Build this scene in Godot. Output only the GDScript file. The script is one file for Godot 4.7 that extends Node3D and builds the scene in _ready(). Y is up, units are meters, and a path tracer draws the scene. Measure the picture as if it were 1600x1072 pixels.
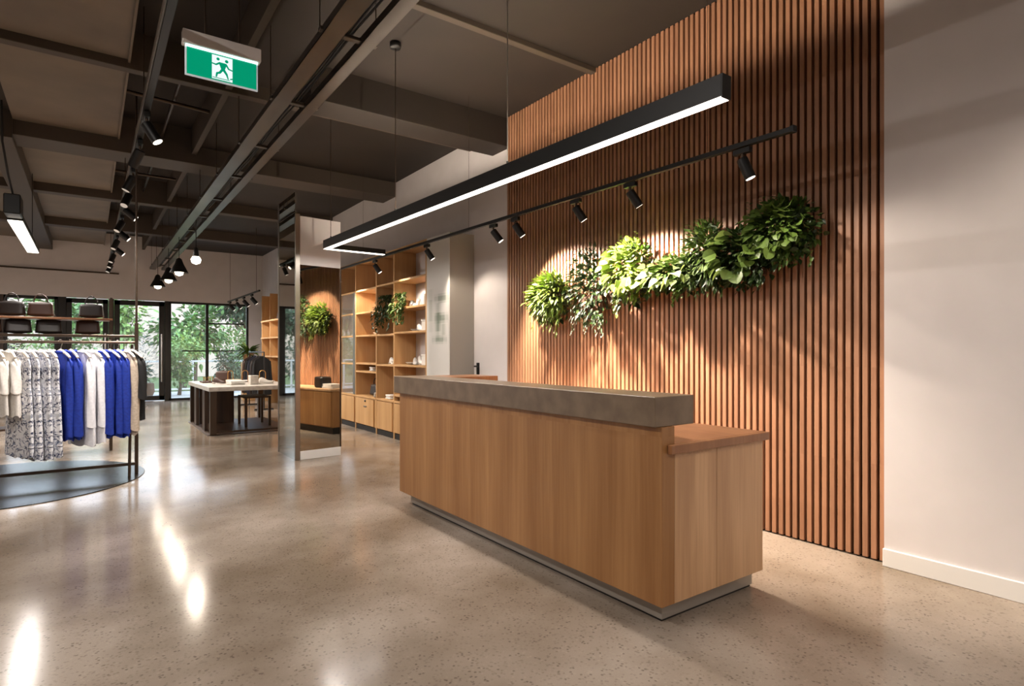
extends Node3D
# A shop with a reception desk. Camera stands at x = z = 0, eye height 1.3 m; -z runs down the shop to the glazed front, +x towards the slatted wall.

const F := 920.92            # focal length in pixels of a 1600 x 1072 frame
const YAW := 35.628
const XW := 3.96             # front of the slats
const CEIL := 4.03
const ZF := -17.9            # inside of the shop front
var M := {}
var used := {}
var rng := RandomNumberGenerator.new()


# ---------------------------------------------------------------- geometry collector
class Geo:
	var st := SurfaceTool.new()
	func _init() -> void:
		st.begin(Mesh.PRIMITIVE_TRIANGLES)
	func v(p: Vector3, n: Vector3, uv := Vector2.ZERO) -> void:
		st.set_normal(n)
		st.set_uv(uv)
		st.add_vertex(p)
	func tri_n(a: Vector3, b: Vector3, c: Vector3, na: Vector3, nb: Vector3, nc: Vector3, ua := Vector2.ZERO, ub := Vector2.ZERO, uc := Vector2.ZERO) -> void:
		v(a, na, ua)
		if (b - a).cross(c - a).dot(na + nb + nc) > 0.0:
			v(c, nc, uc); v(b, nb, ub)
		else:
			v(b, nb, ub); v(c, nc, uc)
	func tri(a: Vector3, b: Vector3, c: Vector3, away: Vector3) -> void:
		var n := (b - a).cross(c - a).normalized()
		if n.dot(away) < 0.0:
			n = -n
		tri_n(a, b, c, n, n, n)
	func quad(a: Vector3, b: Vector3, c: Vector3, d: Vector3, away: Vector3) -> void:
		tri(a, b, c, away); tri(a, c, d, away)
	func quad_uv(a: Vector3, b: Vector3, c: Vector3, d: Vector3, n: Vector3) -> void:   # a bottom left, b bottom right, c top right, d top left
		tri_n(a, b, c, n, n, n, Vector2(0, 1), Vector2(1, 1), Vector2(1, 0))
		tri_n(a, c, d, n, n, n, Vector2(0, 1), Vector2(1, 0), Vector2(0, 0))
	func box(c: Vector3, s: Vector3, bev := 0.0, bs := Basis()) -> Geo:      # centre, size, chamfer
		var h := s / 2.0
		var k := minf(bev, minf(h.x, minf(h.y, h.z)) * 0.9)
		var ax := [0, 1, 2]
		for a in ax:
			var b: int = (a + 1) % 3
			var d: int = (a + 2) % 3
			for sa in [-1.0, 1.0]:
				var q := []
				for w in [[-1, -1], [1, -1], [1, 1], [-1, 1]]:
					var p := Vector3.ZERO
					p[a] = sa * h[a]
					p[b] = w[0] * (h[b] - k)
					p[d] = w[1] * (h[d] - k)
					q.append(c + bs * p)
				var o := Vector3.ZERO
				o[a] = sa
				quad(q[0], q[1], q[2], q[3], bs * o)
				if k > 0.0:
					for sb in [-1.0, 1.0]:       # the edge shared with the face sb of axis b
						var e := []
						for w in [-1.0, 1.0]:
							var p := Vector3.ZERO
							p[a] = sa * h[a]; p[b] = sb * (h[b] - k); p[d] = w * (h[d] - k)
							e.append(c + bs * p)
						for w in [1.0, -1.0]:
							var p := Vector3.ZERO
							p[a] = sa * (h[a] - k); p[b] = sb * h[b]; p[d] = w * (h[d] - k)
							e.append(c + bs * p)
						var oo := Vector3.ZERO
						oo[a] = sa; oo[b] = sb
						quad(e[0], e[1], e[2], e[3], bs * oo)
		if k > 0.0:
			for sx in [-1.0, 1.0]:
				for sy in [-1.0, 1.0]:
					for sz in [-1.0, 1.0]:
						var sg := Vector3(sx, sy, sz)
						tri(c + bs * (sg * Vector3(h.x, h.y - k, h.z - k)), c + bs * (sg * Vector3(h.x - k, h.y, h.z - k)), c + bs * (sg * Vector3(h.x - k, h.y - k, h.z)), bs * sg)
		return self
	func span(lo: Vector3, hi: Vector3, bev := 0.0) -> Geo:
		return box((lo + hi) / 2.0, (hi - lo).abs(), bev)
	func sweep(pts: Array, radii: Array, sides := 8, cap := true, flat := 1.0, flat_axis := Vector3.ZERO) -> Geo:
		var rings := []
		var cs := []
		var up := Vector3.UP
		for i in pts.size():
			var t: Vector3 = (pts[mini(i + 1, pts.size() - 1)] - pts[maxi(i - 1, 0)]).normalized()
			if i == 0:
				up = Vector3.UP if absf(t.y) < 0.9 else Vector3.RIGHT
			if flat_axis != Vector3.ZERO:
				up = flat_axis
			var sx := t.cross(up).normalized()
			var sy := sx.cross(t).normalized()
			up = sy
			var r: float = radii[mini(i, radii.size() - 1)]
			var ring := []
			var nn := []
			for k in sides:
				var g := TAU * k / sides
				ring.append(pts[i] + sx * cos(g) * r + sy * sin(g) * r * flat)
				nn.append((sx * cos(g) * flat + sy * sin(g)).normalized())
			rings.append(ring); cs.append(nn)
		for i in pts.size() - 1:
			for k in sides:
				var l := (k + 1) % sides
				tri_n(rings[i][k], rings[i][l], rings[i + 1][l], cs[i][k], cs[i][l], cs[i + 1][l])
				tri_n(rings[i][k], rings[i + 1][l], rings[i + 1][k], cs[i][k], cs[i + 1][l], cs[i + 1][k])
		if cap:
			for e in [0, pts.size() - 1]:
				var away: Vector3 = pts[e] - pts[1 if e == 0 else e - 1]
				for k in range(1, sides - 1):
					tri(rings[e][0], rings[e][k], rings[e][k + 1], away)
		return self
	func rod(a: Vector3, b: Vector3, r: float, sides := 8, r2 := -1.0) -> Geo:
		return sweep([a, b], [r, r if r2 < 0.0 else r2], sides)
	func lathe(prof: Array, sides := 16, xf := Transform3D()) -> Geo:         # prof: Vector2(radius, height)
		var ns := []
		for i in prof.size():
			var t: Vector2 = prof[mini(i + 1, prof.size() - 1)] - prof[maxi(i - 1, 0)]
			ns.append(Vector2(t.y, -t.x).normalized())
		for i in prof.size() - 1:
			for k in sides:
				var g := TAU * k / sides
				var h := TAU * (k + 1) / sides
				var a := func(j: int, w: float) -> Vector3: return xf * Vector3(cos(w) * prof[j].x, prof[j].y, sin(w) * prof[j].x)
				var n := func(j: int, w: float) -> Vector3: return xf.basis * Vector3(cos(w) * ns[j].x, ns[j].y, sin(w) * ns[j].x)
				if prof[i + 1].x > 1e-5:
					tri_n(a.call(i, g), a.call(i + 1, g), a.call(i + 1, h), n.call(i, g), n.call(i + 1, g), n.call(i + 1, h))
				if prof[i].x > 1e-5:
					tri_n(a.call(i, g), a.call(i + 1, h), a.call(i, h), n.call(i, g), n.call(i + 1, h), n.call(i, h))
		return self
	func grid(pts: Array, nu: int, nv: int, wrap := false) -> Geo:            # smooth sheet of nu x nv points (row major, nu per row)
		var ns := []
		ns.resize(pts.size())
		for j in nv:
			for i in nu:
				var i0 := (i - 1 + nu) % nu if wrap else maxi(i - 1, 0)
				var i1 := (i + 1) % nu if wrap else mini(i + 1, nu - 1)
				var du: Vector3 = pts[j * nu + i1] - pts[j * nu + i0]
				var dv: Vector3 = pts[mini(j + 1, nv - 1) * nu + i] - pts[maxi(j - 1, 0) * nu + i]
				ns[j * nu + i] = du.cross(dv).normalized()
		for j in nv - 1:
			for i in (nu if wrap else nu - 1):
				var a := j * nu + i
				var b := j * nu + (i + 1) % nu
				var c := a + nu
				var d := b + nu
				tri_n(pts[a], pts[b], pts[d], ns[a], ns[b], ns[d])
				tri_n(pts[a], pts[d], pts[c], ns[a], ns[d], ns[c])
		return self
	func done() -> ArrayMesh:
		return st.commit()


# ---------------------------------------------------------------- scene helpers
func numbered(called: String) -> String:
	var n: int = used.get(called, 0)
	used[called] = n + 1
	return called if n == 0 else "%s_%03d" % [called, n]

func meta(o: Node, label := "", category := "", group := "", kind := "") -> Node:
	if label: o.set_meta("label", label)
	if category: o.set_meta("category", category)
	if group: o.set_meta("group", group)
	if kind: o.set_meta("kind", kind)
	return o

func thing(called: String, label: String, category: String, at := Vector3.ZERO, turn := 0.0, group := "") -> Node3D:
	var o := Node3D.new()
	o.name = numbered(called)
	add_child(o, true)
	o.position = at
	o.rotation.y = turn
	meta(o, label, category, group)
	return o

func setting(called: String) -> Node3D:
	var o := Node3D.new()
	o.name = called
	add_child(o, true)
	o.set_meta("kind", "structure")
	return o

func put(called: String, mesh: Mesh, mat: Material, parent: Node, at := Vector3.ZERO, bs := Basis()) -> MeshInstance3D:
	var o := MeshInstance3D.new()
	o.name = called
	o.mesh = mesh
	o.material_override = mat
	o.transform = Transform3D(bs, at)
	o.cast_shadow = GeometryInstance3D.SHADOW_CASTING_SETTING_ON
	parent.add_child(o, true)
	return o

func copies(called: String, mesh: Mesh, mat: Material, parent: Node, xf: Array, tints: Array) -> MultiMeshInstance3D:
	var mm := MultiMesh.new()
	mm.transform_format = MultiMesh.TRANSFORM_3D
	mm.use_colors = true
	mm.mesh = mesh
	mm.instance_count = xf.size()
	for i in xf.size():
		mm.set_instance_transform(i, xf[i])
		mm.set_instance_color(i, tints[i])
	var o := MultiMeshInstance3D.new()
	o.name = called
	o.multimesh = mm
	o.material_override = mat
	o.set_meta("kind", "stuff")
	parent.add_child(o, true)
	return o

func rnd(a: float, b: float) -> float:
	return rng.randf_range(a, b)

func mat(c: Color, rough := 0.6, metal := 0.0, spec := 0.5) -> StandardMaterial3D:
	var m := StandardMaterial3D.new()
	m.albedo_color = c
	m.roughness = rough
	m.metallic = metal
	m.metallic_specular = spec
	return m

func glow(c: Color, e: float) -> StandardMaterial3D:
	var m := mat(Color(0.9, 0.9, 0.9), 0.5)
	m.emission_enabled = true
	m.emission = c
	m.emission_energy_multiplier = e
	return m

func leafmat(c: Color, rough := 0.45) -> StandardMaterial3D:
	var m := mat(c, rough)
	m.vertex_color_use_as_albedo = true
	m.cull_mode = BaseMaterial3D.CULL_DISABLED
	m.backlight_enabled = true
	m.backlight = Color(0.35, 0.4, 0.2)
	return m

func noise(freq: float, sd: int, oct := 4, type := FastNoiseLite.TYPE_SIMPLEX_SMOOTH) -> FastNoiseLite:
	var n := FastNoiseLite.new()
	n.noise_type = type
	n.frequency = freq
	n.seed = sd
	n.fractal_octaves = oct
	return n

func mixc(a: Color, b: Color, t: float) -> Color:
	return a.lerp(b, clampf(t, 0.0, 1.0))

# grain runs along v; a tile of `wide` metres
func wood(dark: Color, light: Color, sd: int, metres := 1.0, rough := 0.42, streak := 1.0) -> StandardMaterial3D:
	var W := 512
	var big := noise(0.008, sd, 3)
	var fine := noise(0.06, sd + 1, 3)
	var pore := noise(0.35, sd + 2, 2)
	var im := Image.create(W, W, false, Image.FORMAT_RGB8)
	for y in W:
		for x in W:
			# blend two reads so that the tile repeats without a seam
			var t := 0.0
			var s := 0.0
			for k in 2:
				var xx := x - k * W
				var yy := y
				var wx := float(x) / W if k == 1 else 1.0 - float(x) / W
				var g := big.get_noise_2d(xx, yy * 0.10) * 1.3 + fine.get_noise_2d(xx, yy * 0.03) * 0.55 + pore.get_noise_2d(xx, yy * 0.02) * 0.3
				t += g * wx
				s += wx
			var q := 0.5 + t * 0.62 * streak
			im.set_pixel(x, y, mixc(dark, light, q))
	var m := mat(Color.WHITE, rough)
	m.albedo_texture = ImageTexture.create_from_image(im)
	m.uv1_triplanar = true
	m.uv1_world_triplanar = true
	m.uv1_triplanar_sharpness = 8.0
	m.uv1_scale = Vector3.ONE / metres
	return m

func spotted(im: Image, m: StandardMaterial3D, metres: float, world := true) -> StandardMaterial3D:
	m.albedo_texture = ImageTexture.create_from_image(im)
	m.uv1_triplanar = true
	m.uv1_world_triplanar = world
	m.uv1_scale = Vector3.ONE / metres
	return m

func cloud(a: Color, b: Color, freq: float, sd: int, size := 256, gain := 1.3) -> Image:
	var n := noise(freq, sd, 5)
	var g := n.get_seamless_image(size, size, false, false, 0.2, true)
	var im := Image.create(size, size, false, Image.FORMAT_RGB8)
	for y in size:
		for x in size:
			im.set_pixel(x, y, mixc(a, b, 0.5 + (g.get_pixel(x, y).r - 0.5) * gain))
	return im

func area(called: String, at: Vector3, bs: Basis, size: Vector2, col: Color, e: float, parent: Node = self) -> AreaLight3D:
	var l := AreaLight3D.new()
	l.name = called
	l.area_size = size
	l.light_color = col
	l.light_energy = e
	l.area_range = 30.0
	l.area_attenuation = 2.0
	l.shadow_enabled = true
	l.transform = Transform3D(bs, at)
	parent.add_child(l, true)
	return l

func spot(called: String, at: Vector3, aim: Vector3, deg: float, soft: float, col: Color, e: float, size := 0.03, parent: Node = self) -> SpotLight3D:
	var l := SpotLight3D.new()
	l.name = called
	l.spot_angle = deg
	l.spot_angle_attenuation = soft
	l.spot_range = 30.0
	l.spot_attenuation = 2.0
	l.light_color = col
	l.light_energy = e
	l.light_size = size
	l.shadow_enabled = true
	parent.add_child(l, true)
	l.position = at
	l.basis = Basis.looking_at(aim - at, Vector3.UP if absf((aim - at).normalized().y) < 0.95 else Vector3.RIGHT)
	return l

const WARM := Color(1.0, 0.935, 0.86)
const NEUT := Color(1.0, 0.965, 0.935)


# ================================================================ the scene
func _ready() -> void:
	rng.seed = 77
	# camera
	var cam := Camera3D.new()
	cam.name = "camera"
	cam.near = 0.05
	cam.far = 200.0
	cam.projection = Camera3D.PROJECTION_FRUSTUM
	cam.size = 0.05 * 1072.0 / F
	cam.frustum_offset = Vector2(0.0, 0.05 * 13.0 / F)
	cam.position = Vector3(0, 1.3, 0)
	cam.rotation_degrees = Vector3(0, -YAW, 0)
	add_child(cam)
	cam.current = true
	# sky and exposure
	var we := WorldEnvironment.new()
	we.name = "environment"
	var e := Environment.new()
	var sky := ProceduralSkyMaterial.new()
	sky.sky_top_color = Color(0.74, 0.84, 0.96)
	sky.sky_horizon_color = Color(0.95, 0.96, 0.97)
	sky.ground_horizon_color = Color(0.6, 0.58, 0.55)
	sky.ground_bottom_color = Color(0.4, 0.38, 0.36)
	sky.sky_energy_multiplier = 2.3
	e.background_mode = Environment.BG_SKY
	e.sky = Sky.new()
	e.sky.sky_material = sky
	e.tonemap_mode = Environment.TONE_MAPPER_LINEAR
	e.tonemap_exposure = 1.0
	e.sdfgi_enabled = true
	e.ssao_enabled = true
	e.ssil_enabled = true
	we.environment = e
	add_child(we)
	materials()
	shell()
	ceiling_parts()
	shop_front()
	desk()
	pendant()
	wall_tracks()
	for_wall_plants()
	column()
	shelving()
	display_table()
	clothes()
	ceiling_services()
	exit_sign()
	far_corner()
	garden()
	off_frame_lamps()


func materials() -> void:
	M.slat = []
	for i in 3:
		M.slat.append(wood(Color(0.565 - i * 0.022, 0.395 - i * 0.016, 0.285 - i * 0.012), Color(0.68 - i * 0.022, 0.495 - i * 0.016, 0.37 - i * 0.012), 11 + i * 7, 0.6, 0.5))
	M.oak = wood(Color(0.57, 0.39, 0.222), Color(0.69, 0.51, 0.325), 31, 0.9, 0.4)
	M.oak_end = wood(Color(0.71, 0.545, 0.395), Color(0.83, 0.665, 0.50), 37, 0.8, 0.4)
	M.top_wood = wood(Color(0.52, 0.34, 0.22), Color(0.64, 0.45, 0.30), 41, 0.7, 0.33)
	M.shelf = wood(Color(0.70, 0.53, 0.34), Color(0.82, 0.66, 0.46), 53, 1.1, 0.45, 0.8)
	M.shelf_edge = mat(Color(0.87, 0.75, 0.58), 0.45)
	M.hanger = mat(Color(0.88, 0.84, 0.79), 0.5)
	M.dark_wood = wood(Color(0.17, 0.12, 0.09), Color(0.30, 0.22, 0.16), 61, 0.8, 0.4)
	M.black = mat(Color(0.035, 0.034, 0.034), 0.45)
	M.backing = mat(Color(0.045, 0.032, 0.026), 0.8)
	M.black_soft = mat(Color(0.06, 0.055, 0.05), 0.6)
	M.frame = mat(Color(0.16, 0.15, 0.14), 0.4, 0.4)
	M.steel = mat(Color(0.62, 0.60, 0.57), 0.32, 0.9)
	M.kick = mat(Color(0.64, 0.61, 0.57), 0.42, 0.4)
	M.zinc = spotted(cloud(Color(0.27, 0.24, 0.21), Color(0.34, 0.305, 0.27), 0.006, 5), mat(Color.WHITE, 0.34, 0.5), 1.5)
	M.bronze = mat(Color(0.30, 0.25, 0.21), 0.35, 0.8)
	M.brass = mat(Color(0.72, 0.54, 0.30), 0.3, 0.9)
	M.chrome = mat(Color(0.85, 0.84, 0.82), 0.12, 1.0)
	M.mirror = mat(Color(0.74, 0.73, 0.69), 0.02, 1.0)
	M.wall = spotted(cloud(Color(0.815, 0.79, 0.78), Color(0.835, 0.81, 0.80), 0.02, 6), mat(Color.WHITE, 0.75), 2.0)
	M.white = mat(Color(0.88, 0.87, 0.85), 0.45)
	M.flank_shade = mat(Color(0.60, 0.58, 0.55), 0.5)  # darker grey that puts shade into the colour of the pier flank
	M.ceil = spotted(cloud(Color(0.14, 0.112, 0.088), Color(0.175, 0.14, 0.112), 0.012, 8, 256, 1.0), mat(Color.WHITE, 0.7), 3.0)
	M.ceil_lit = spotted(cloud(Color(0.41, 0.365, 0.315), Color(0.48, 0.43, 0.37), 0.012, 9, 256, 1.0), mat(Color.WHITE, 0.65), 3.0)  # same ceiling paint, lightened to carry the light on the left panels
	M.beam = mat(Color(0.28, 0.24, 0.20), 0.6)
	M.void = mat(Color(0.16, 0.13, 0.11), 0.8)
	M.counter = spotted(cloud(Color(0.425, 0.355, 0.285), Color(0.50, 0.43, 0.35), 0.014, 12, 512, 1.4), mat(Color.WHITE, 0.34), 1.1)
	M.stone = spotted(cloud(Color(0.70, 0.67, 0.63), Color(0.80, 0.78, 0.74), 0.03, 14), mat(Color.WHITE, 0.3), 0.8)
	var g := mat(Color(0.92, 0.97, 0.95, 0.06), 0.0)
	g.transparency = BaseMaterial3D.TRANSPARENCY_ALPHA
	M.glass = g
	# fabric
	M.blue = spotted(cloud(Color(0.02, 0.14, 0.50), Color(0.05, 0.21, 0.64), 0.05, 21), mat(Color.WHITE, 0.75), 0.5, false)
	M.cream = spotted(cloud(Color(0.84, 0.82, 0.79), Color(0.93, 0.91, 0.88), 0.06, 22), mat(Color.WHITE, 0.85), 0.4, false)
	M.white_cloth = spotted(cloud(Color(0.86, 0.86, 0.88), Color(0.94, 0.94, 0.96), 0.05, 23), mat(Color.WHITE, 0.85), 0.4, false)
	M.beige_cloth = spotted(cloud(Color(0.66, 0.60, 0.53), Color(0.80, 0.74, 0.67), 0.05, 24), mat(Color.WHITE, 0.85), 0.4, false)
	M.black_cloth = mat(Color(0.05, 0.05, 0.055), 0.8)
	M.navy_cloth = mat(Color(0.07, 0.08, 0.15), 0.8)
	for k in ["blue", "cream", "white_cloth", "beige_cloth", "black_cloth"]:
		M[k].cull_mode = BaseMaterial3D.CULL_DISABLED
	# floral print: navy leaves on white
	var im := Image.create(512, 512, false, Image.FORMAT_RGB8)
	im.fill(Color(0.92, 0.92, 0.93))
	var r2 := RandomNumberGenerator.new()
	r2.seed = 5
	for i in 240:
		var c := Vector2(r2.randf() * 512, r2.randf() * 512)
		var d := Vector2.from_angle(r2.randf() * TAU)
		var n := Vector2(-d.y, d.x)
		var ln := r2.randf_range(16, 34)
		var col := Color(0.07, 0.11, 0.27) if r2.randf() < 0.55 else Color(0.30, 0.36, 0.50) if r2.randf() < 0.7 else Color(0.16, 0.17, 0.2)
		for a in range(-int(ln), int(ln)):
			var w := 5.5 * (1.0 - pow(a / ln, 2.0)) 
			for b in range(-int(w), int(w) + 1):
				var p := c + d * a + n * (b + 4.0 * sin(a * 0.12))
				im.set_pixel(posmod(int(p.x), 512), posmod(int(p.y), 512), col)
	M.floral = spotted(im, mat(Color.WHITE, 0.85), 0.5, false)
	M.floral.cull_mode = BaseMaterial3D.CULL_DISABLED
	# leaves
	M.leaf_bright = leafmat(Color(0.45, 0.53, 0.20))
	M.leaf_mid = leafmat(Color(0.32, 0.41, 0.17))
	M.leaf_dark = leafmat(Color(0.17, 0.25, 0.10))
	M.leaf_pale = leafmat(Color(0.50, 0.55, 0.37))
	M.out_mid = leafmat(Color(0.40, 0.53, 0.27), 0.6)
	M.out_dark = leafmat(Color(0.24, 0.32, 0.20), 0.6)
	M.out_bright = leafmat(Color(0.53, 0.64, 0.34), 0.6)
	M.stem = mat(Color(0.30, 0.30, 0.14), 0.7)
	M.bark = mat(Color(0.28, 0.22, 0.17), 0.9)
	M.terracotta = mat(Color(0.36, 0.24, 0.16), 0.8)
	M.tan_pot = mat(Color(0.62, 0.47, 0.29), 0.6)
	M.leather = mat(Color(0.22, 0.12, 0.07), 0.5)
	M.leather_dark = mat(Color(0.11, 0.07, 0.05), 0.5)
	# floor: ground concrete, aggregate showing
	var S := 1024
	var cell := noise(0.050, 3, 1, FastNoiseLite.TYPE_CELLULAR)
	cell.cellular_return_type = FastNoiseLite.RETURN_CELL_VALUE
	cell.cellular_jitter = 1.1
	cell.domain_warp_enabled = true
	cell.domain_warp_amplitude = 12.0
	cell.domain_warp_frequency = 0.05
	var dist := noise(0.050, 3, 1, FastNoiseLite.TYPE_CELLULAR)
	dist.cellular_jitter = 1.1
	dist.domain_warp_enabled = true
	dist.domain_warp_amplitude = 12.0
	dist.domain_warp_frequency = 0.05
	dist.cellular_return_type = FastNoiseLite.RETURN_DISTANCE
	var grit := noise(0.22, 4, 3)
	var soft := noise(0.007, 7, 4)
	var a1 := cell.get_seamless_image(S, S, false, false, 0.1, true)
	var a2 := dist.get_seamless_image(S, S, false, false, 0.1, true)
	var a3 := grit.get_seamless_image(S, S, false, false, 0.1, true)
	var a4 := soft.get_seamless_image(S, S, false, false, 0.1, true)
	var fl := Image.create(S, S, false, Image.FORMAT_RGB8)
	var paste := Color(0.63, 0.58, 0.53)
	for y in S:
		for x in S:
			var v := a1.get_pixel(x, y).r
			var d := a2.get_pixel(x, y).r
			var q := a3.get_pixel(x, y).r
			var c := mixc(paste * 0.90, paste * 1.08, q)
			var k := smoothstep(0.35, 0.75, a4.get_pixel(x, y).r) * 0.7 + 0.35
			var inside := clampf((0.36 - d) * 9.0, 0.0, 1.0)
			if v < 0.17:
				c = c.lerp(Color(0.33, 0.295, 0.26), inside * 0.48 * k)
			elif v < 0.34:
				c = c.lerp(Color(0.45, 0.40, 0.35), inside * 0.42 * k)
			elif v > 0.84:
				c = c.lerp(Color(0.70, 0.65, 0.585), inside * 0.42 * k)
			fl.set_pixel(x, y, c)
	var mf := mat(Color.WHITE, 0.15)
	mf.albedo_texture = ImageTexture.create_from_image(fl)
	mf.detail_enabled = true
	mf.detail_blend_mode = BaseMaterial3D.BLEND_MODE_MUL
	mf.detail_uv_layer = BaseMaterial3D.DETAIL_UV_2
	mf.detail_albedo = ImageTexture.create_from_image(cloud(Color(0.74, 0.71, 0.67), Color(1.0, 1.0, 1.0), 0.008, 15, 512, 1.5))
	mf.metallic_specular = 0.30
	M.floor = mf


# ---------------------------------------------------------------- walls, floor
func shell() -> void:
	# floor slab with its own texture coordinates
	var g := Geo.new()
	g.span(Vector3(-6.3, -0.15, ZF - 0.2), Vector3(4.4, -0.002, 4.3))
	var st := SurfaceTool.new()
	st.begin(Mesh.PRIMITIVE_TRIANGLES)
	var c := [Vector3(-6.3, 0, ZF - 0.2), Vector3(4.4, 0, ZF - 0.2), Vector3(4.4, 0, 4.3), Vector3(-6.3, 0, 4.3)]
	for i in [0, 1, 2, 0, 2, 3]:
		st.set_normal(Vector3.UP)
		st.set_uv(Vector2(c[i].x, c[i].z) / 0.78)
		st.set_uv2(Vector2(c[i].x + c[i].z * 0.2, c[i].z) / 5.5)
		st.add_vertex(c[i])
	var o := put("floor", st.commit(), M.floor, self)
	meta(o, "polished brown-grey concrete floor with fine aggregate", "", "", "structure")
	var slab := put("slab", g.done(), M.beam, o)
	# right wall: the plain white length near the camera, its skirting, and the length beyond the slats
	var wr := setting("wall_right")
	put("plaster", Geo.new().span(Vector3(3.92, 0, -1.592), Vector3(4.3, CEIL, 4.2)).done(), M.wall, wr)
	put("plaster", Geo.new().span(Vector3(4.03, 0, ZF), Vector3(4.3, CEIL, -1.592)).done(), M.wall, wr)
	var bb := setting("baseboard_right")
	put("board", Geo.new().span(Vector3(3.903, 0.0, -1.595), Vector3(3.92, 0.107, 4.1), 0.003).done(), M.white, bb)
	# slatted feature wall
	var wf := setting("wall_feature")
	meta(wf, "wall of narrow upright reddish wood slats over a dark backing")
	put("backing", Geo.new().span(Vector3(4.002, 0, -5.63), Vector3(4.029, CEIL, -1.594)).done(), M.backing, wf)
	var sl := Geo.new().box(Vector3.ZERO, Vector3(0.040, CEIL - 0.012, 0.0315), 0.002).done()
	for i in 80:
		var w := put("slat", sl, M.slat[(i * 7 + i / 3) % 3], wf, Vector3(XW + 0.0205, CEIL / 2.0 + 0.004, -1.618 - i * 0.0505))
		w.position.x += rnd(-0.0006, 0.0006)
	# the rest of the box
	var wl := setting("wall_left")
	put("plaster", Geo.new().span(Vector3(-6.3, 0, ZF), Vector3(-6.0, CEIL, 4.2)).done(), M.wall, wl)
	var wb := setting("wall_rear")
	put("plaster", Geo.new().span(Vector3(-6.3, 0, 4.0), Vector3(4.3, CEIL, 4.3)).done(), M.wall, wb)
	var wn := setting("wall_front")
	var zt := ZF - 0.2
	put("header", Geo.new().span(Vector3(-6.3, 2.62, zt), Vector3(4.3, CEIL + 0.5, ZF)).done(), M.wall, wn)
	put("pier", Geo.new().span(Vector3(3.66, 0, zt), Vector3(4.3, 2.62, ZF)).done(), M.wall, wn)
	put("pier", Geo.new().span(Vector3(-6.3, 0, zt), Vector3(-1.62, 2.62, ZF)).done(), M.dark_wood, wn)
	# boxed pier that ends the shelving: white face, flank greyed to stand for shade
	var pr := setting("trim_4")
	meta(pr, "white faced pier with flank greyed as shade between shelving and slats")
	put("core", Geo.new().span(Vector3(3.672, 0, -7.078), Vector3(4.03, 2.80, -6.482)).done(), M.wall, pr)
	put("flank", Geo.new().span(Vector3(3.675, 0.0, -6.481), Vector3(4.03, 2.80, -6.462), 0.002).done(), M.flank_shade, pr)
	var pn := thing("wall_panel", "tall white panel with faint blurred grey green marks at the end of the shelving", "panel", Vector3(3.67, 0, -6.77))
	put("board", Geo.new().span(Vector3(-0.004, 0.01, -0.305), Vector3(0.0015, 2.80, 0.308), 0.001).done(), M.white, pn)
	var im := Image.create(128, 256, false, Image.FORMAT_RGBA8)
	for y in 256:
		for x in 128:
			var q := 0.0
			for b in [[88, 38, 22, 9, 0.5], [66, 122, 9, 34, 0.55], [84, 108, 20, 10, 0.5], [74, 186, 22, 8, 0.45], [22, 78, 9, 40, 0.25], [96, 150, 8, 20, 0.3]]:
				q += b[4] * exp(-pow((x - b[0]) / b[2], 2) - pow((y - b[1]) / b[3], 2))
			im.set_pixel(x, y, Color(0.88, 0.87, 0.85).lerp(Color(0.42, 0.47, 0.40), clampf(q, 0, 0.8)))
	var pm := mat(Color.WHITE, 0.3)
	pm.albedo_texture = ImageTexture.create_from_image(im)
	var pg := Geo.new()
	pg.quad_uv(Vector3(-0.0055, 1.20, -0.30), Vector3(-0.0055, 1.20, 0.30), Vector3(-0.0055, 2.12, 0.30), Vector3(-0.0055, 2.12, -0.30), Vector3.LEFT)
	put("print", pg.done(), pm, pn)  # blurred grey green marks, drawn flat on the board
	var hk := thing("wall_fitting", "small black wall fitting low beside the shade-grey pier flank", "fitting", Vector3(4.03, 1.08, -6.36))
	put("plate", Geo.new().box(Vector3(-0.006, 0, 0), Vector3(0.012, 0.15, 0.06), 0.003).done(), M.black, hk)
	put("lever", Geo.new().rod(Vector3(-0.012, 0.03, 0), Vector3(-0.06, 0.03, 0), 0.01).rod(Vector3(-0.06, 0.03, 0.0), Vector3(-0.06, 0.03, 0.09), 0.01).done(), M.black, hk)


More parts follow.
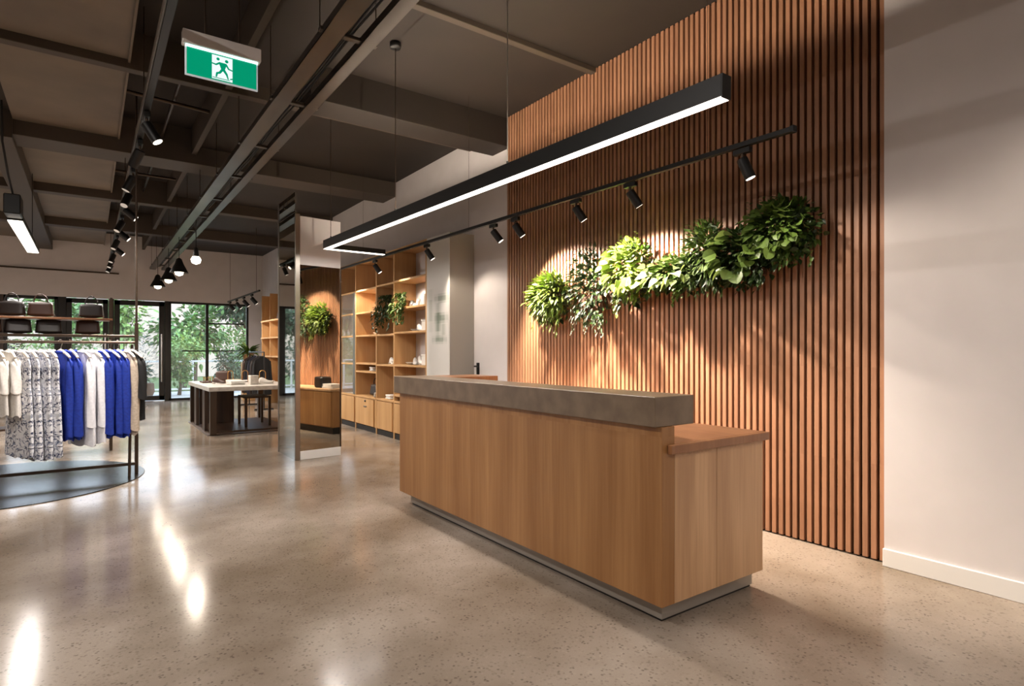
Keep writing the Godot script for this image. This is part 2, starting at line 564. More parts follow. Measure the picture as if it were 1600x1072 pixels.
func ceiling_parts() -> void:
	var ce := setting("ceiling")
	put("slab", Geo.new().span(Vector3(-6.3, CEIL + 0.02, ZF - 0.2), Vector3(0.30, CEIL + 0.5, 4.3)).done(), M.ceil, ce)
	put("slab", Geo.new().span(Vector3(0.30, CEIL + 0.22, -18.1), Vector3(1.15, CEIL + 0.5, -4.2)).done(), M.void, ce)
	put("slab", Geo.new().span(Vector3(0.30, CEIL, -4.2), Vector3(1.15, CEIL + 0.5, 4.3)).done(), M.ceil, ce)
	put("slab", Geo.new().span(Vector3(1.15, CEIL, ZF - 0.2), Vector3(4.4, CEIL + 0.5, 4.3)).done(), M.ceil, ce)
	# lowered panels on the left, between the ribs; ceiling paint lightened as if lit
	var zs := [4.2, 1.0, -1.6, -4.14, -6.45, -8.9, -11.9, -14.8, ZF]
	for i in zs.size() - 1:
		for x in [[-0.72, 0.30], [-3.4, -0.98], [-5.95, -3.5]]:
			put("panel", Geo.new().span(Vector3(x[0], 3.97, zs[i] - 0.12), Vector3(x[1], CEIL + 0.02, zs[i + 1] + 0.02), 0.004).done(), M.ceil_lit, ce)
	# ribs across the shop
	for z in [[-1.6, 3.93, 0.1], [-4.14, 3.985, 0.07], [-6.45, 3.90, 0.11], [-11.9, 3.84, 0.2], [-14.8, 3.82, 0.25], [1.0, 3.93, 0.1]]:
		put("beam", Geo.new().span(Vector3(-6.2, z[1], z[0] - z[2]), Vector3(4.03, CEIL + 0.3, z[0]), 0.004).done(), M.beam, ce)
	put("beam", Geo.new().span(Vector3(-6.2, 3.80, -9.35), Vector3(4.03, CEIL + 0.3, -8.85), 0.004).done(), M.beam, ce)
	put("beam", Geo.new().span(Vector3(1.70, 3.70, -6.03), Vector3(4.03, CEIL + 0.1, -5.64), 0.004).done(), M.ceil, ce)
	# rib along the shop
	put("beam", Geo.new().span(Vector3(-0.98, 3.74, ZF), Vector3(-0.72, CEIL + 0.1, -8.8), 0.004).done(), M.beam, ce)
	put("beam", Geo.new().span(Vector3(0.285, 3.95, -18.0), Vector3(0.305, CEIL + 0.3, -4.2), 0.002).done(), M.ceil_lit, ce)
	put("beam", Geo.new().span(Vector3(1.10, 3.92, -18.0), Vector3(1.16, CEIL + 0.3, -4.2), 0.002).done(), M.beam, ce)
	# conduits in the open bay and along the far end
	for p in [[Vector3(0.3, 4.0, -7.3), Vector3(1.15, 4.0, -7.4)], [Vector3(0.3, 4.0, -10.6), Vector3(1.15, 4.0, -10.6)], [Vector3(0.75, 4.05, -6.6), Vector3(0.75, 4.05, -17.5)], [Vector3(-5.0, 3.25, -17.8), Vector3(0.6, 3.25, -17.8)]]:
		put("conduit", Geo.new().rod(p[0], p[1], 0.02, 8).done(), M.bronze, ce)


# ---------------------------------------------------------------- glazed front
func glazed(nd: Node3D, x0: float, x1: float, y0: float, y1: float, z: float, w: float, bars: Array, mull: Array) -> void:
	var d := 0.04
	put("frame", Geo.new().span(Vector3(x0, y0, z - d), Vector3(x0 + w, y1, z + d), 0.004).span(Vector3(x1 - w, y0, z - d), Vector3(x1, y1, z + d), 0.004).span(Vector3(x0, y0, z - d), Vector3(x1, y0 + w, z + d), 0.004).span(Vector3(x0, y1 - w, z - d), Vector3(x1, y1, z + d), 0.004).done(), M.frame, nd)
	for m in mull:
		put("mullion", Geo.new().span(Vector3(m - 0.035, y0 + w, z - d), Vector3(m + 0.035, y1 - w, z + d), 0.004).done(), M.frame, nd)
	for b in bars:
		put("glazing_bar", Geo.new().span(Vector3(b[0], b[2] - 0.017, z - 0.02), Vector3(b[1], b[2] + 0.017, z + 0.02), 0.003).done(), M.frame, nd)
	var edge := [x0 + w] + mull + [x1 - w]
	for i in edge.size() - 1:
		put("pane", Geo.new().span(Vector3(edge[i], y0 + w, z - 0.004), Vector3(edge[i + 1], y1 - w, z + 0.004)).done(), M.glass, nd)

func shop_front() -> void:
	var z := ZF - 0.06
	glazed(meta(setting("window_1"), "glazed fixed window behind the bag shelf"), -1.62, -0.62, 0.0, 2.62, z, 0.07, [], [])
	put("post", Geo.new().span(Vector3(-0.62, 0, z - 0.08), Vector3(-0.46, 2.62, z + 0.06), 0.005).done(), M.frame, setting("trim_1"))
	var a := setting("door_1")
	glazed(a, -0.46, 0.38, 0.02, 2.60, z, 0.11, [], [])
	put("post", Geo.new().span(Vector3(0.385, 0, z - 0.08), Vector3(0.50, 2.62, z + 0.06), 0.005).done(), M.frame, setting("trim_2"))
	var b := setting("door_2")
	glazed(b, 0.505, 1.60, 0.02, 2.60, z, 0.12, [], [])
	for d in [[a, 0.32], [b, 1.53]]:
		put("handle", Geo.new().rod(Vector3(d[1], 0.5, z + 0.11), Vector3(d[1], 1.75, z + 0.11), 0.016, 10).rod(Vector3(d[1], 0.6, z + 0.11), Vector3(d[1], 0.6, z + 0.03), 0.01).rod(Vector3(d[1], 1.65, z + 0.11), Vector3(d[1], 1.65, z + 0.03), 0.01).done(), M.chrome, d[0])
	put("post", Geo.new().span(Vector3(1.605, 0, z - 0.08), Vector3(1.70, 2.62, z + 0.06), 0.005).done(), M.frame, setting("trim_3"))
	glazed(meta(setting("window_2"), "two pane window with thin glazing bars right of the glass door"), 1.70, 3.66, 0.0, 2.62, z, 0.055, [[2.62, 3.55, 2.06], [2.0, 3.6, 1.31]], [2.61])


# ---------------------------------------------------------------- reception desk
func desk() -> void:
	var t := thing("reception_desk", "oak panelled reception desk with thick grey concrete counter and lower side top", "desk", Vector3(2.55, 0, -3.2))
	var w := func(lo: Vector3, hi: Vector3, b: float) -> ArrayMesh:
		return Geo.new().span(lo - Vector3(2.55, 0, -3.2), hi - Vector3(2.55, 0, -3.2), b).done()
	put("toe_kick", w.call(Vector3(2.23, 0.012, -4.59), Vector3(2.98, 0.12, -1.878), 0.002), M.kick, t)
	put("base", w.call(Vector3(2.238, 0.0, -4.58), Vector3(2.972, 0.014, -1.886), 0.0), M.black, t)
	put("front_panel", w.call(Vector3(2.155, 0.108, -4.655), Vector3(2.245, 0.946, -1.815), 0.0015), M.oak, t)
	put("end_panel", w.call(Vector3(2.2465, 0.108, -1.95), Vector3(2.571, 0.820, -1.815), 0.0015), M.oak_end, t)
	put("end_panel", w.call(Vector3(2.5735, 0.108, -1.95), Vector3(2.982, 0.820, -1.815), 0.0015), M.oak_end, t)
	put("back_panel", w.call(Vector3(2.95, 0.108, -4.40), Vector3(2.982, 0.818, -1.955), 0.0015), M.oak_end, t)
	put("end_panel", w.call(Vector3(2.247, 0.108, -4.655), Vector3(2.92, 1.04, -4.56), 0.0015), M.oak_end, t)
	put("countertop", w.call(Vector3(2.12, 0.947, -4.70), Vector3(2.402, 1.088, -1.825), 0.003), M.counter, t)
	# lower timber top stops at the upstand; its front corner wraps past the end panel
	put("work_surface", Geo.new().span(Vector3(2.248, 0.8205, -4.55) - t.position, Vector3(3.0, 0.863, -1.812) - t.position, 0.003).span(Vector3(2.19, 0.8205, -1.8125) - t.position, Vector3(3.0, 0.863, -1.785) - t.position, 0.003).done(), M.top_wood, t)
	put("return_top", w.call(Vector3(2.404, 1.042, -4.70), Vector3(2.93, 1.084, -4.30), 0.003), M.top_wood, t)
	# low cabinet along the slats behind the desk (seen in the mirror)
	var c := thing("back_cabinet", "low oak cabinet with dark plinth along the slatted wall behind the desk", "cabinet", Vector3(3.72, 0, -4.55))
	put("plinth", Geo.new().span(Vector3(-0.20, 0, -1.02), Vector3(0.22, 0.1, 1.0)).done(), M.black, c)
	put("body", Geo.new().span(Vector3(-0.22, 0.1, -1.02), Vector3(0.235, 0.67, 1.02), 0.002).done(), M.oak, c)
	put("cabinet_top", Geo.new().span(Vector3(-0.25, 0.672, -1.03), Vector3(0.235, 0.70, 1.03), 0.002).done(), M.oak_end, c)
	for i in 4:
		put("door", Geo.new().span(Vector3(-0.239, 0.115, -1.01 + i * 0.506), Vector3(-0.221, 0.66, -0.508 + i * 0.506), 0.002).done(), M.oak, c)
	var k := thing("card_terminal", "small black machine on the low cabinet behind the desk", "device", Vector3(3.72, 0.701, -4.95))
	put("body", Geo.new().box(Vector3(0, 0.09, 0), Vector3(0.2, 0.18, 0.22), 0.02).done(), M.black, k)
	var p := thing("paper_stack", "stack of white papers on the low cabinet behind the desk", "paper", Vector3(3.72, 0.701, -5.25))
	for i in 5:
		put("sheet", Geo.new().box(Vector3(0, 0.008 + i * 0.014, 0), Vector3(0.21, 0.013, 0.29), 0.0, Basis(Vector3.UP, rnd(-0.1, 0.1))).done(), M.white, p)


# ---------------------------------------------------------------- the long pendant
func pendant() -> void:
	var t := thing("linear_pendant", "long black L-shaped linear pendant glowing white underneath above the desk", "pendant lamp", Vector3(2.2, 2.42, -4.12))
	var W := 0.062
	var H := 0.102
	var L := 5.22
	var tilt := Basis(Vector3.RIGHT, 0.0176)     # it hangs slightly lower at the near end
	var q := func(lo: Vector3, hi: Vector3, b: float) -> ArrayMesh: return Geo.new().span(lo, hi, b).done()
	var long := Node3D.new()
	long.name = "bar"
	long.basis = tilt
	t.add_child(long)
	var hl := L / 2.0
	# extruded channel: two sides, a web, end caps; open above for the up-light
	var g := Geo.new()
	g.span(Vector3(-W / 2, 0.006, -hl), Vector3(-W / 2 + 0.005, H, hl), 0.001)
	g.span(Vector3(W / 2 - 0.005, 0.006, -hl), Vector3(W / 2, H, hl), 0.001)
	g.span(Vector3(-W / 2 + 0.004, 0.03, -hl), Vector3(W / 2 - 0.004, H - 0.020, hl))
	g.span(Vector3(-W / 2, 0.0, hl), Vector3(W / 2, H, hl + 0.006), 0.001)
	g.span(Vector3(-W / 2, 0.0, -hl - 0.006), Vector3(W / 2, H, -hl), 0.001)
	put("housing", g.done(), M.black, long)
	var strip := glow(Color(1.0, 0.955, 0.90), 5.0)
	put("diffuser", q.call(Vector3(-W / 2 + 0.0055, 0.0, -hl + 0.002), Vector3(W / 2 - 0.0055, 0.012, hl - 0.002), 0.0), strip, long)
	put("uplight_diffuser", q.call(Vector3(-0.0025, H - 0.0199, -hl + 0.32), Vector3(0.0025, H - 0.0170, hl - 0.32), 0.0), glow(Color(1.0, 0.93, 0.84), 3.0), long)
	area("downlight", Vector3(0, -0.004, 0), Basis(Vector3.RIGHT, -PI / 2), Vector2(W - 0.012, L - 0.02), NEUT, 7.0, long)
	area("uplight", Vector3(0, H - 0.0156, 0), Basis.looking_at(Vector3(0.77, 0.64, 0), Vector3.FORWARD), Vector2(0.004, L - 0.66), WARM, 13.0, long)
	# short arm
	var arm := Node3D.new()
	arm.name = "arm"
	arm.position = tilt * Vector3(0, 0, -hl)
	t.add_child(arm)
	var g2 := Geo.new()
	g2.span(Vector3(W / 2, 0.006, -W - 0.004), Vector3(0.70, H * 0.62, -W + 0.001), 0.001)
	g2.span(Vector3(W / 2, 0.006, -0.005), Vector3(0.70, H * 0.62, 0.0), 0.001)
	g2.span(Vector3(W / 2, 0.03, -W), Vector3(0.70, H * 0.62, -0.004))
	g2.span(Vector3(0.70, 0.0, -W - 0.004), Vector3(0.706, H * 0.62, 0.0), 0.001)
	put("housing", g2.done(), M.black, arm, Vector3(0, 0, 0.055))
	put("diffuser", q.call(Vector3(W / 2 + 0.001, 0.0, -W + 0.002), Vector3(0.698, 0.012, -0.006), 0.0), strip, arm, Vector3(0, 0, 0.055))
	area("downlight", Vector3(0.36, -0.004, 0.022), Basis(Vector3.RIGHT, -PI / 2), Vector2(0.64, 0.05), NEUT, 0.45, arm)
	for z in [-6.56, -4.84, -3.12]:
		var y: float = 0.1 - (z + 4.12) * 0.0176
		put("wire", Geo.new().rod(Vector3(0.0, y, z + 4.12), Vector3(0.0, CEIL - 2.42, z + 4.12), 0.0035, 6).done(), M.steel if z > -4 else M.bronze, t)
		put("ceiling_cap", Geo.new().lathe([Vector2(0, -0.05), Vector2(0.045, -0.05), Vector2(0.05, -0.03), Vector2(0.05, 0.0), Vector2(0, 0.0)], 14, Transform3D(Basis(), Vector3(0, CEIL - 2.42, z + 4.12))).done(), M.black, t)
		put("clip", Geo.new().lathe([Vector2(0, 0.03), Vector2(0.007, 0.028), Vector2(0.009, 0.0), Vector2(0, 0.0)], 10, Transform3D(Basis(), Vector3(0, y, z + 4.12))).done(), M.black, t)


# ---------------------------------------------------------------- track and spot heads
func head(called: String, label: String, at: Vector3, aim: Vector3, deg: float, en: float, group: String, col := WARM, lit := 4.0, size := 1.0) -> Node3D:
	# `at`: underside of the track. A box adaptor, a bent stem and a cylinder that leans towards its aim
	var t := thing(called, label, "spotlight", at, 0.0, group)
	put("adaptor", Geo.new().box(Vector3(0, -0.017 * size, 0), Vector3(0.034, 0.034, 0.115) * size, 0.003).done(), M.black, t)
	var piv := Vector3(0.0, -0.072, 0.0) * size
	put("stem", Geo.new().rod(Vector3(0, -0.03 * size, 0), piv, 0.009 * size, 8).done(), M.bronze, t)
	var d := (aim - (at + piv)).normalized()
	if d.y > -0.3:
		d = Vector3(d.x, -0.3, d.z).normalized()
	var up := -d
	var sx := up.cross(Vector3.FORWARD).normalized()
	var b := Basis(sx, up, sx.cross(up).normalized())
	var R := 0.034 * size
	var Ln := 0.125 * size
	var xf := Transform3D(b, piv + d * 0.0)
	put("can", Geo.new().lathe([Vector2(0, 0.012), Vector2(R * 0.8, 0.012), Vector2(R, 0.006), Vector2(R, -Ln), Vector2(R - 0.004, -Ln), Vector2(R - 0.005, -Ln + 0.016), Vector2(0, -Ln + 0.018)], 20, xf).done(), M.black, t)
	if lit > 0.0:
		put("lens", Geo.new().lathe([Vector2(0, -Ln - 0.001), Vector2(R - 0.006, -Ln - 0.001), Vector2(R - 0.006, -Ln + 0.008), Vector2(0, -Ln + 0.008)], 16, xf).done(), glow(Color(1.0, 0.95, 0.88), lit), t)
	if en > 0.0:
		var l := spot("lamp", piv + d * (Ln + 0.008), piv + d * 2.0, deg, 0.55, col, en, 0.025, t)
	return t

func wall_tracks() -> void:
	var t := thing("lighting_track", "slim black lighting track hung along the slatted wall above the plants", "track", Vector3(3.3, 2.60, -5.0))
	var a := Vector3(0, -0.018, 3.17)
	var b := Vector3(0, 0.05, -7.6)
	var bs := Basis(Vector3.RIGHT, 0.0063)
	put("rail", Geo.new().box((a + b) / 2.0, Vector3(0.034, 0.032, 10.77), 0.003, bs).done(), M.black, t)
	put("end_cap", Geo.new().box(a + Vector3(0, 0, 0.01), Vector3(0.04, 0.04, 0.03), 0.004).done(), M.black, t)
	for z in [2.6, -0.4, -3.4, -6.8]:
		put("wire", Geo.new().rod(Vector3(0, 0.01, z), Vector3(0, CEIL - 2.60, z), 0.0015, 5).done(), M.bronze, t)
	var at := func(z: float) -> Vector3: return Vector3(3.3, 2.60 - 0.036 - 0.0063 * (z + 5.0) + 0.014, z)
	var names := ["black cylinder spotlight with lit lens at the near end of the wall track", "second black spotlight from the near end of the wall track", "black spotlight on the wall track above the large-leaved plant", "dim black spotlight on the wall track at the far edge of the slats", "black spotlight on the wall track in front of the white wall", "black spotlight on the wall track beside the shelf end", "black spotlight on the wall track before the open shelves", "small black spotlight on the wall track before the glass shelf door"]
	var zs := [-2.145, -3.08, -3.69, -4.55, -4.925, -6.364, -7.95, -9.6]
	var en := [0.6, 2.4, 18.0, 2.6, 15.5, 0.8, 1.7, 2.2]
	for i in 8:
		var z: float = zs[i]
		var near := i == 0
		head("track_spotlight", names[i], at.call(z), Vector3(3.3 + (0.26 if near else 0.62), 1.5, z + (0.45 if i == 4 else 0.32)), 62.0 if near else 50.0, en[i], "spotlights on the wall track", WARM, 5.0)


# ---------------------------------------------------------------- plants on the slats
func leaf_mesh(kind: String) -> ArrayMesh:
	# lies along +z, unit length, normal up
	var prof: Array
	match kind:
		"heart": prof = [[0.0, 0.02], [0.06, 0.30], [0.22, 0.42], [0.45, 0.36], [0.72, 0.20], [1.0, 0.0]]
		"round": prof = [[0.0, 0.03], [0.05, 0.26], [0.2, 0.45], [0.45, 0.52], [0.7, 0.46], [0.9, 0.26], [1.0, 0.0]]
		"slim": prof = [[0.0, 0.01], [0.2, 0.09], [0.5, 0.12], [0.8, 0.07], [1.0, 0.0]]
		"lobed": prof = [[0.0, 0.02], [0.05, 0.30], [0.18, 0.42], [0.24, 0.26], [0.36, 0.44], [0.44, 0.24], [0.56, 0.36], [0.64, 0.18], [0.78, 0.22], [1.0, 0.0]]
		_: prof = [[0.0, 0.02], [0.2, 0.2], [0.45, 0.26], [0.75, 0.16], [1.0, 0.0]]
	var g := Geo.new()
	for i in prof.size() - 1:
		var a := Vector3(0, -0.18 * pow(prof[i][0], 2), prof[i][0])
		var b := Vector3(0, -0.18 * pow(prof[i + 1][0], 2), prof[i + 1][0])
		for s in [-1.0, 1.0]:
			var c := a + Vector3(s * prof[i][1], prof[i][1] * 0.28, 0)
			var d := b + Vector3(s * prof[i + 1][1], prof[i + 1][1] * 0.28, 0)
			g.quad(a, b, d, c, Vector3.UP)
	return g.done()

func pose(p: Vector3, fwd: Vector3, size: float, roll := 0.0) -> Transform3D:
	var f := fwd.normalized()
	var up := Vector3.UP if absf(f.y) < 0.95 else Vector3.RIGHT
	var x := up.cross(f).normalized()
	var y := f.cross(x).normalized()
	return Transform3D(Basis(x, y, f).rotated(f, roll).scaled_local(Vector3.ONE * size), p)

func tint(a: float, b: float) -> Color:
	var v := rnd(a, b)
	return Color(v * rnd(0.88, 1.12), v, v * rnd(0.8, 1.05))

# wall plant: a pot on the slats, loose foliage and single large leaves. c is the middle of the crown (y, z given), r its half height and half width
func wall_plant(label: String, y: float, z: float, ry: float, rz: float, n: int, kind: String, size: float, m: Material, big: int, big_kind: String, big_size: float, bm: Material, trail := 0.0, sprigs := 0) -> void:
	var t := thing("wall_plant", label, "plant", Vector3(XW, y - ry * 0.45, z), 0.0, "")
	put("pot", Geo.new().box(Vector3(-0.065, 0.0, 0), Vector3(0.128, 0.13, minf(rz * 1.2, 0.34)), 0.012).done(), M.terracotta, t)
	var c := Vector3(-0.10, ry * 0.45, 0)
	var xf := []
	var tn := []
	var lm := leaf_mesh(kind)
	for i in n:
		var d := Vector3(-absf(rng.randfn(0, 0.6)) , rng.randfn(0.1, 0.7), rng.randfn(0, 0.75)).normalized()
		var r := pow(rng.randf(), 0.45)
		var p := c + Vector3(d.x * 0.20, d.y * ry, d.z * rz) * r
		p.x = minf(p.x, -0.03)
		var f := (d + Vector3(-0.25, rnd(-0.75, 0.25), rnd(-0.4, 0.4)))
		if f.x > -0.05: f.x = -0.05
		xf.append(pose(p, f, size * rnd(0.65, 1.25), rnd(-0.6, 0.6)))
		tn.append(tint(0.5, 1.2))
	# trailing strands below and sprigs above
	for i in int(trail * 40.0):
		var p := c + Vector3(rnd(-0.14, -0.03), -ry * rnd(0.5, 0.9), rnd(-0.9, 0.9) * rz)
		var ln := rnd(0.3, 1.0) * trail
		for k in 9:
			xf.append(pose(p + Vector3(rnd(-0.01, 0.01), -ln * k / 9.0, rnd(-0.015, 0.015)), Vector3(rnd(-1, 0), -0.8, rnd(-1, 1)), size * rnd(0.5, 0.8)))
			tn.append(tint(0.6, 1.1))
	for i in sprigs:
		var p := c + Vector3(rnd(-0.16, -0.04), ry * 0.2, rnd(-0.8, 0.8) * rz)
		var ln := ry * rnd(0.5, 1.0)
		var lean := rnd(-0.25, 0.25)
		for k in 14:
			var h := ln * k / 14.0
			xf.append(pose(p + Vector3(0, h, lean * h), Vector3(rnd(-0.6, 0.2), 0.35, (1 if k % 2 == 0 else -1) * rnd(0.6, 1.0)), size * rnd(0.45, 0.7)))
			tn.append(tint(0.6, 1.1))
	copies("foliage", lm, m, t, xf, tn)
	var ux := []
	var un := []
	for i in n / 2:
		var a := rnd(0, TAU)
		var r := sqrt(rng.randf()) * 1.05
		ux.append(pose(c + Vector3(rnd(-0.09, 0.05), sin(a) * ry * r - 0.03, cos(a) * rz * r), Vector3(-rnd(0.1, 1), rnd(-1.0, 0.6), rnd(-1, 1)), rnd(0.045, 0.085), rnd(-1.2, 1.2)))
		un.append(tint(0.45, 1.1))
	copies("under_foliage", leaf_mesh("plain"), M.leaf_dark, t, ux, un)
	var bl := leaf_mesh(big_kind)
	for i in big:
		var a := TAU * (i * 0.618)
		var r := 0.35 + 0.6 * sqrt((i + 0.5) / big)
		var p := c + Vector3(-rnd(0.10, 0.20), sin(a) * ry * r * 0.75, cos(a) * rz * r * 0.8)
		put("leaf", bl, bm, t, Vector3.ZERO).transform = pose(p, Vector3(-rnd(0.5, 1.0), sin(a) * 0.5 - 0.35, cos(a) * 0.8 + rnd(-0.6, 0.6)), big_size * rnd(0.65, 1.25), rnd(-0.9, 0.9))

func for_wall_plants() -> void:
	wall_plant("bright lime bushy fern at the low far end of the plant wall", 1.86, -4.68, 0.23, 0.27, 1000, "slim", 0.085, M.leaf_bright, 12, "plain", 0.07, M.leaf_pale, 0.24, 0)
	wall_plant("dark upright sprigs on the slats between the lime fern and the large-leaved plant", 1.92, -4.08, 0.36, 0.25, 520, "slim", 0.06, M.leaf_dark, 8, "plain", 0.06, M.leaf_mid, 0.30, 26)
	wall_plant("brightly lit plant with large lobed pale green leaves on the slats", 2.01, -3.58, 0.27, 0.26, 420, "plain", 0.06, M.leaf_bright, 56, "round", 0.09, M.leaf_bright, 0.20, 8)
	wall_plant("low pale variegated creeper under the brightest patch of the slats", 1.93, -3.10, 0.13, 0.28, 380, "heart", 0.05, M.leaf_mid, 34, "heart", 0.085, M.leaf_pale, 0.18, 0)
	wall_plant("feathery dark green herb right of the pale creeper", 2.04, -2.80, 0.25, 0.19, 600, "slim", 0.06, M.leaf_mid, 6, "plain", 0.08, M.leaf_pale, 0.20, 16)
	wall_plant("broad-leaved mid green plant left of the large bush on the slats", 1.99, -2.50, 0.20, 0.22, 420, "plain", 0.055, M.leaf_dark, 36, "round", 0.085, M.leaf_mid, 0.20, 6)
	wall_plant("large dense bush at the high near end of the plant wall", 2.13, -2.19, 0.21, 0.25, 800, "plain", 0.055, M.leaf_mid, 56, "round", 0.07, M.leaf_mid, 0.14, 8)


# ---------------------------------------------------------------- mirrored column
func column() -> void:
	var t := thing("mirror_column", "free-standing mirror column with a white foot and painted upper part", "mirror column", Vector3(1.99, 0, -7.19), deg_to_rad(6.8))
	# local: +x along the wide face (to the right), +z towards the camera
	put("core", Geo.new().span(Vector3(0.10, 0.1, -0.66), Vector3(0.57, 2.92, -0.015)).done(), M.wall, t)
	put("painted_head", Geo.new().span(Vector3(0.053, 2.337, -0.015), Vector3(0.572, 2.92, -0.001), 0.002).done(), M.wall, t)
	put("foot", Geo.new().span(Vector3(0.055, 0.0, -0.28), Vector3(0.575, 0.105, 0.004), 0.003).done(), M.white, t)
	var front := put("mirror", Geo.new().span(Vector3(0.055, 0.106, -0.014), Vector3(0.562, 2.335, 0.0)).done(), M.mirror, t)
	meta(front, "tall clear mirror on the wide face")
	put("edge_trim", Geo.new().span(Vector3(0.562, 0.106, -0.02), Vector3(0.58, 2.335, 0.006), 0.002).done(), M.bronze, t)
	put("corner_post", Geo.new().span(Vector3(-0.004, 0.0, -0.019), Vector3(0.053, 2.94, 0.006), 0.003).done(), M.steel, t)
	var back := Basis(Vector3.UP, deg_to_rad(-6.8))      # the side face runs straight down the shop
	put("side_mirror", Geo.new().span(Vector3(-0.002, 0.0, -0.75), Vector3(0.009, 3.2, -0.02)).done(), M.mirror, t, Vector3.ZERO, back)
	put("corner_post", Geo.new().span(Vector3(-0.008, 0.0, -0.78), Vector3(0.016, 3.2, -0.75), 0.002).done(), M.steel, t, Vector3.ZERO, back)


# ---------------------------------------------------------------- shelving on the right wall
func shelving() -> void:
	var X := 3.67
	var t := thing("display_shelving", "tall oak shelving with open bays and low cabinets beside the white panel", "shelving", Vector3(X, 0, -9.0))
	var ez := [-7.08, -8.12, -8.78, -9.67, -10.39, -11.3]
	for z in ez:
		var w := 0.04 if z == -7.08 else 0.028
		put("upright", Geo.new().span(Vector3(0.0, 0.0, z + 9.0 - w - (0.002 if z == -7.08 else 0.0)), Vector3(0.357, 2.78, z + 9.0 - (0.002 if z == -7.08 else 0.0)), 0.002).done(), M.shelf, t)
	var hs := [[2.345, 1.94, 1.586, 1.105, 0.66], [2.335, 1.945, 1.565, 1.10], [2.325, 1.95, 1.57, 1.11, 0.976], [2.32, 1.95, 1.57, 1.10], [2.32, 1.95, 1.57, 1.1]]
	for b in 5:
		var z1: float = ez[b] + 9.0 - (0.042 if b == 0 else 0.03)
		var z0: float = ez[b + 1] + 9.0 + 0.001
		for h in hs[b]:
			put("shelf", Geo.new().span(Vector3(0.002, h - 0.028, z0), Vector3(0.355, h, z1), 0.002).done(), M.shelf, t)
		put("cabinet_top", Geo.new().span(Vector3(-0.004, 0.535, z0), Vector3(0.355, 0.565, z1), 0.002).done(), M.shelf, t)
		put("cabinet", Geo.new().span(Vector3(0.02, 0.085, z0), Vector3(0.355, 0.53, z1)).done(), M.shelf, t)
		put("plinth", Geo.new().span(Vector3(0.012, 0.0, z0), Vector3(0.3, 0.08, z1)).done(), M.black_soft, t)
		var dr := put("cabinet_door", Geo.new().span(Vector3(-0.002, 0.095, z0 + 0.12 * 0.0 + 0.01), Vector3(0.018, 0.525, z1 - (0.10 if b == 2 else 0.05)), 0.003).done(), M.shelf, t)
		if b == 2:
			put("knob", Geo.new().lathe([Vector2(0, 0), Vector2(0.018, 0.0), Vector2(0.018, 0.012), Vector2(0, 0.018)], 12, Transform3D(Basis(Vector3.BACK, PI / 2), Vector3(-0.003, 0.49, (z0 + z1) / 2))).done(), M.black, dr)
			put("pull", Geo.new().box(Vector3(-0.01, 0.40, (z0 + z1) / 2), Vector3(0.014, 0.02, 0.11), 0.004).done(), M.steel, dr)
	put("top_board", Geo.new().span(Vector3(0.0, 2.782, -2.3), Vector3(0.357, 2.81, 1.917), 0.002).done(), M.shelf, t)
	put("glass_door", Geo.new().span(Vector3(0.01, 0.57, -0.67 - 0.70), Vector3(0.018, 2.30, -0.70)).done(), M.glass, t)
	put("door_stile", Geo.new().span(Vector3(-0.006, 0.57, -0.79), Vector3(0.02, 2.30, -0.69), 0.002).done(), M.steel, t)
	# what stands on the shelves: bay, shelf height, kind, along z, label
	var D := "of the bay nearest the white panel"
	var items := [
		[-7.42, 1.94, "jar", "tall white jar on the upper shelf " + D], [-7.52, 1.94, "frame", "white framed card on the upper shelf " + D], [-7.62, 1.94, "jar", "short white jar on the upper shelf " + D], [-7.80, 1.94, "shoe", "white shoe on the upper shelf " + D],
		[-7.36, 1.586, "cube", "large white cube box on the middle shelf " + D], [-7.56, 1.586, "shoe", "white shoe on the middle shelf " + D], [-7.74, 1.586, "dish", "small white dish on the middle shelf " + D],
		[-7.36, 1.105, "cube", "wire-sided white box on the lower shelf " + D], [-7.56, 1.105, "shoe", "white heeled shoe on the lower shelf " + D], [-7.74, 1.105, "shoe", "white flat shoe on the lower shelf " + D], [-7.9, 1.105, "dish", "white dish on the lower shelf " + D],
		[-8.30, 1.10, "cloth", "folded white cloth on the lower shelf of the second bay"], [-8.50, 1.10, "shoe", "pale shoe beside folded cloth in the second bay"],
		[-8.30, 1.565, "dish", "white dish under the trailing plant in the second bay"], [-8.45, 0.566, "cloth", "flat stack of pale cloths on the cabinet of the second bay"],
		[-8.95, 1.95, "shoe", "white shoe on the upper shelf of the third bay"], [-8.93, 1.57, "shoe", "grey white shoe on the middle shelf of the third bay"], [-9.12, 1.57, "dish", "small dish on the middle shelf of the third bay"],
		[-8.95, 1.11, "jar", "dark green tinted jar on the lower shelf of the third bay"], [-9.10, 0.976, "cloth", "folded white cloth on the thin shelf of the third bay"], [-8.95, 0.566, "cloth", "folded grey cloths on the cabinet of the third bay"], [-9.2, 0.566, "bag", "dark crumpled bag on the cabinet of the third bay"],
		[-9.86, 1.95, "jar", "white jar on the upper shelf behind the glass door"], [-9.86, 1.10, "bag", "dark bag on the lower shelf behind the glass door"], [-9.95, 1.57, "jar", "amber jar on the middle shelf behind the glass door"],
	]
	for q in items:
		small(q[2], q[3], Vector3(X + 0.16, q[1] + 0.001, q[0]), rnd(-0.5, 0.5))
	shelf_plant("trailing dark green plant in the second shelving bay", Vector3(X + 0.08, 1.946, -8.50), 0.42, M.leaf_dark)
	shelf_plant("small trailing plant with yellowish tips in the bay nearest the white panel", Vector3(X + 0.08, 1.941, -7.98), 0.34, M.leaf_mid)

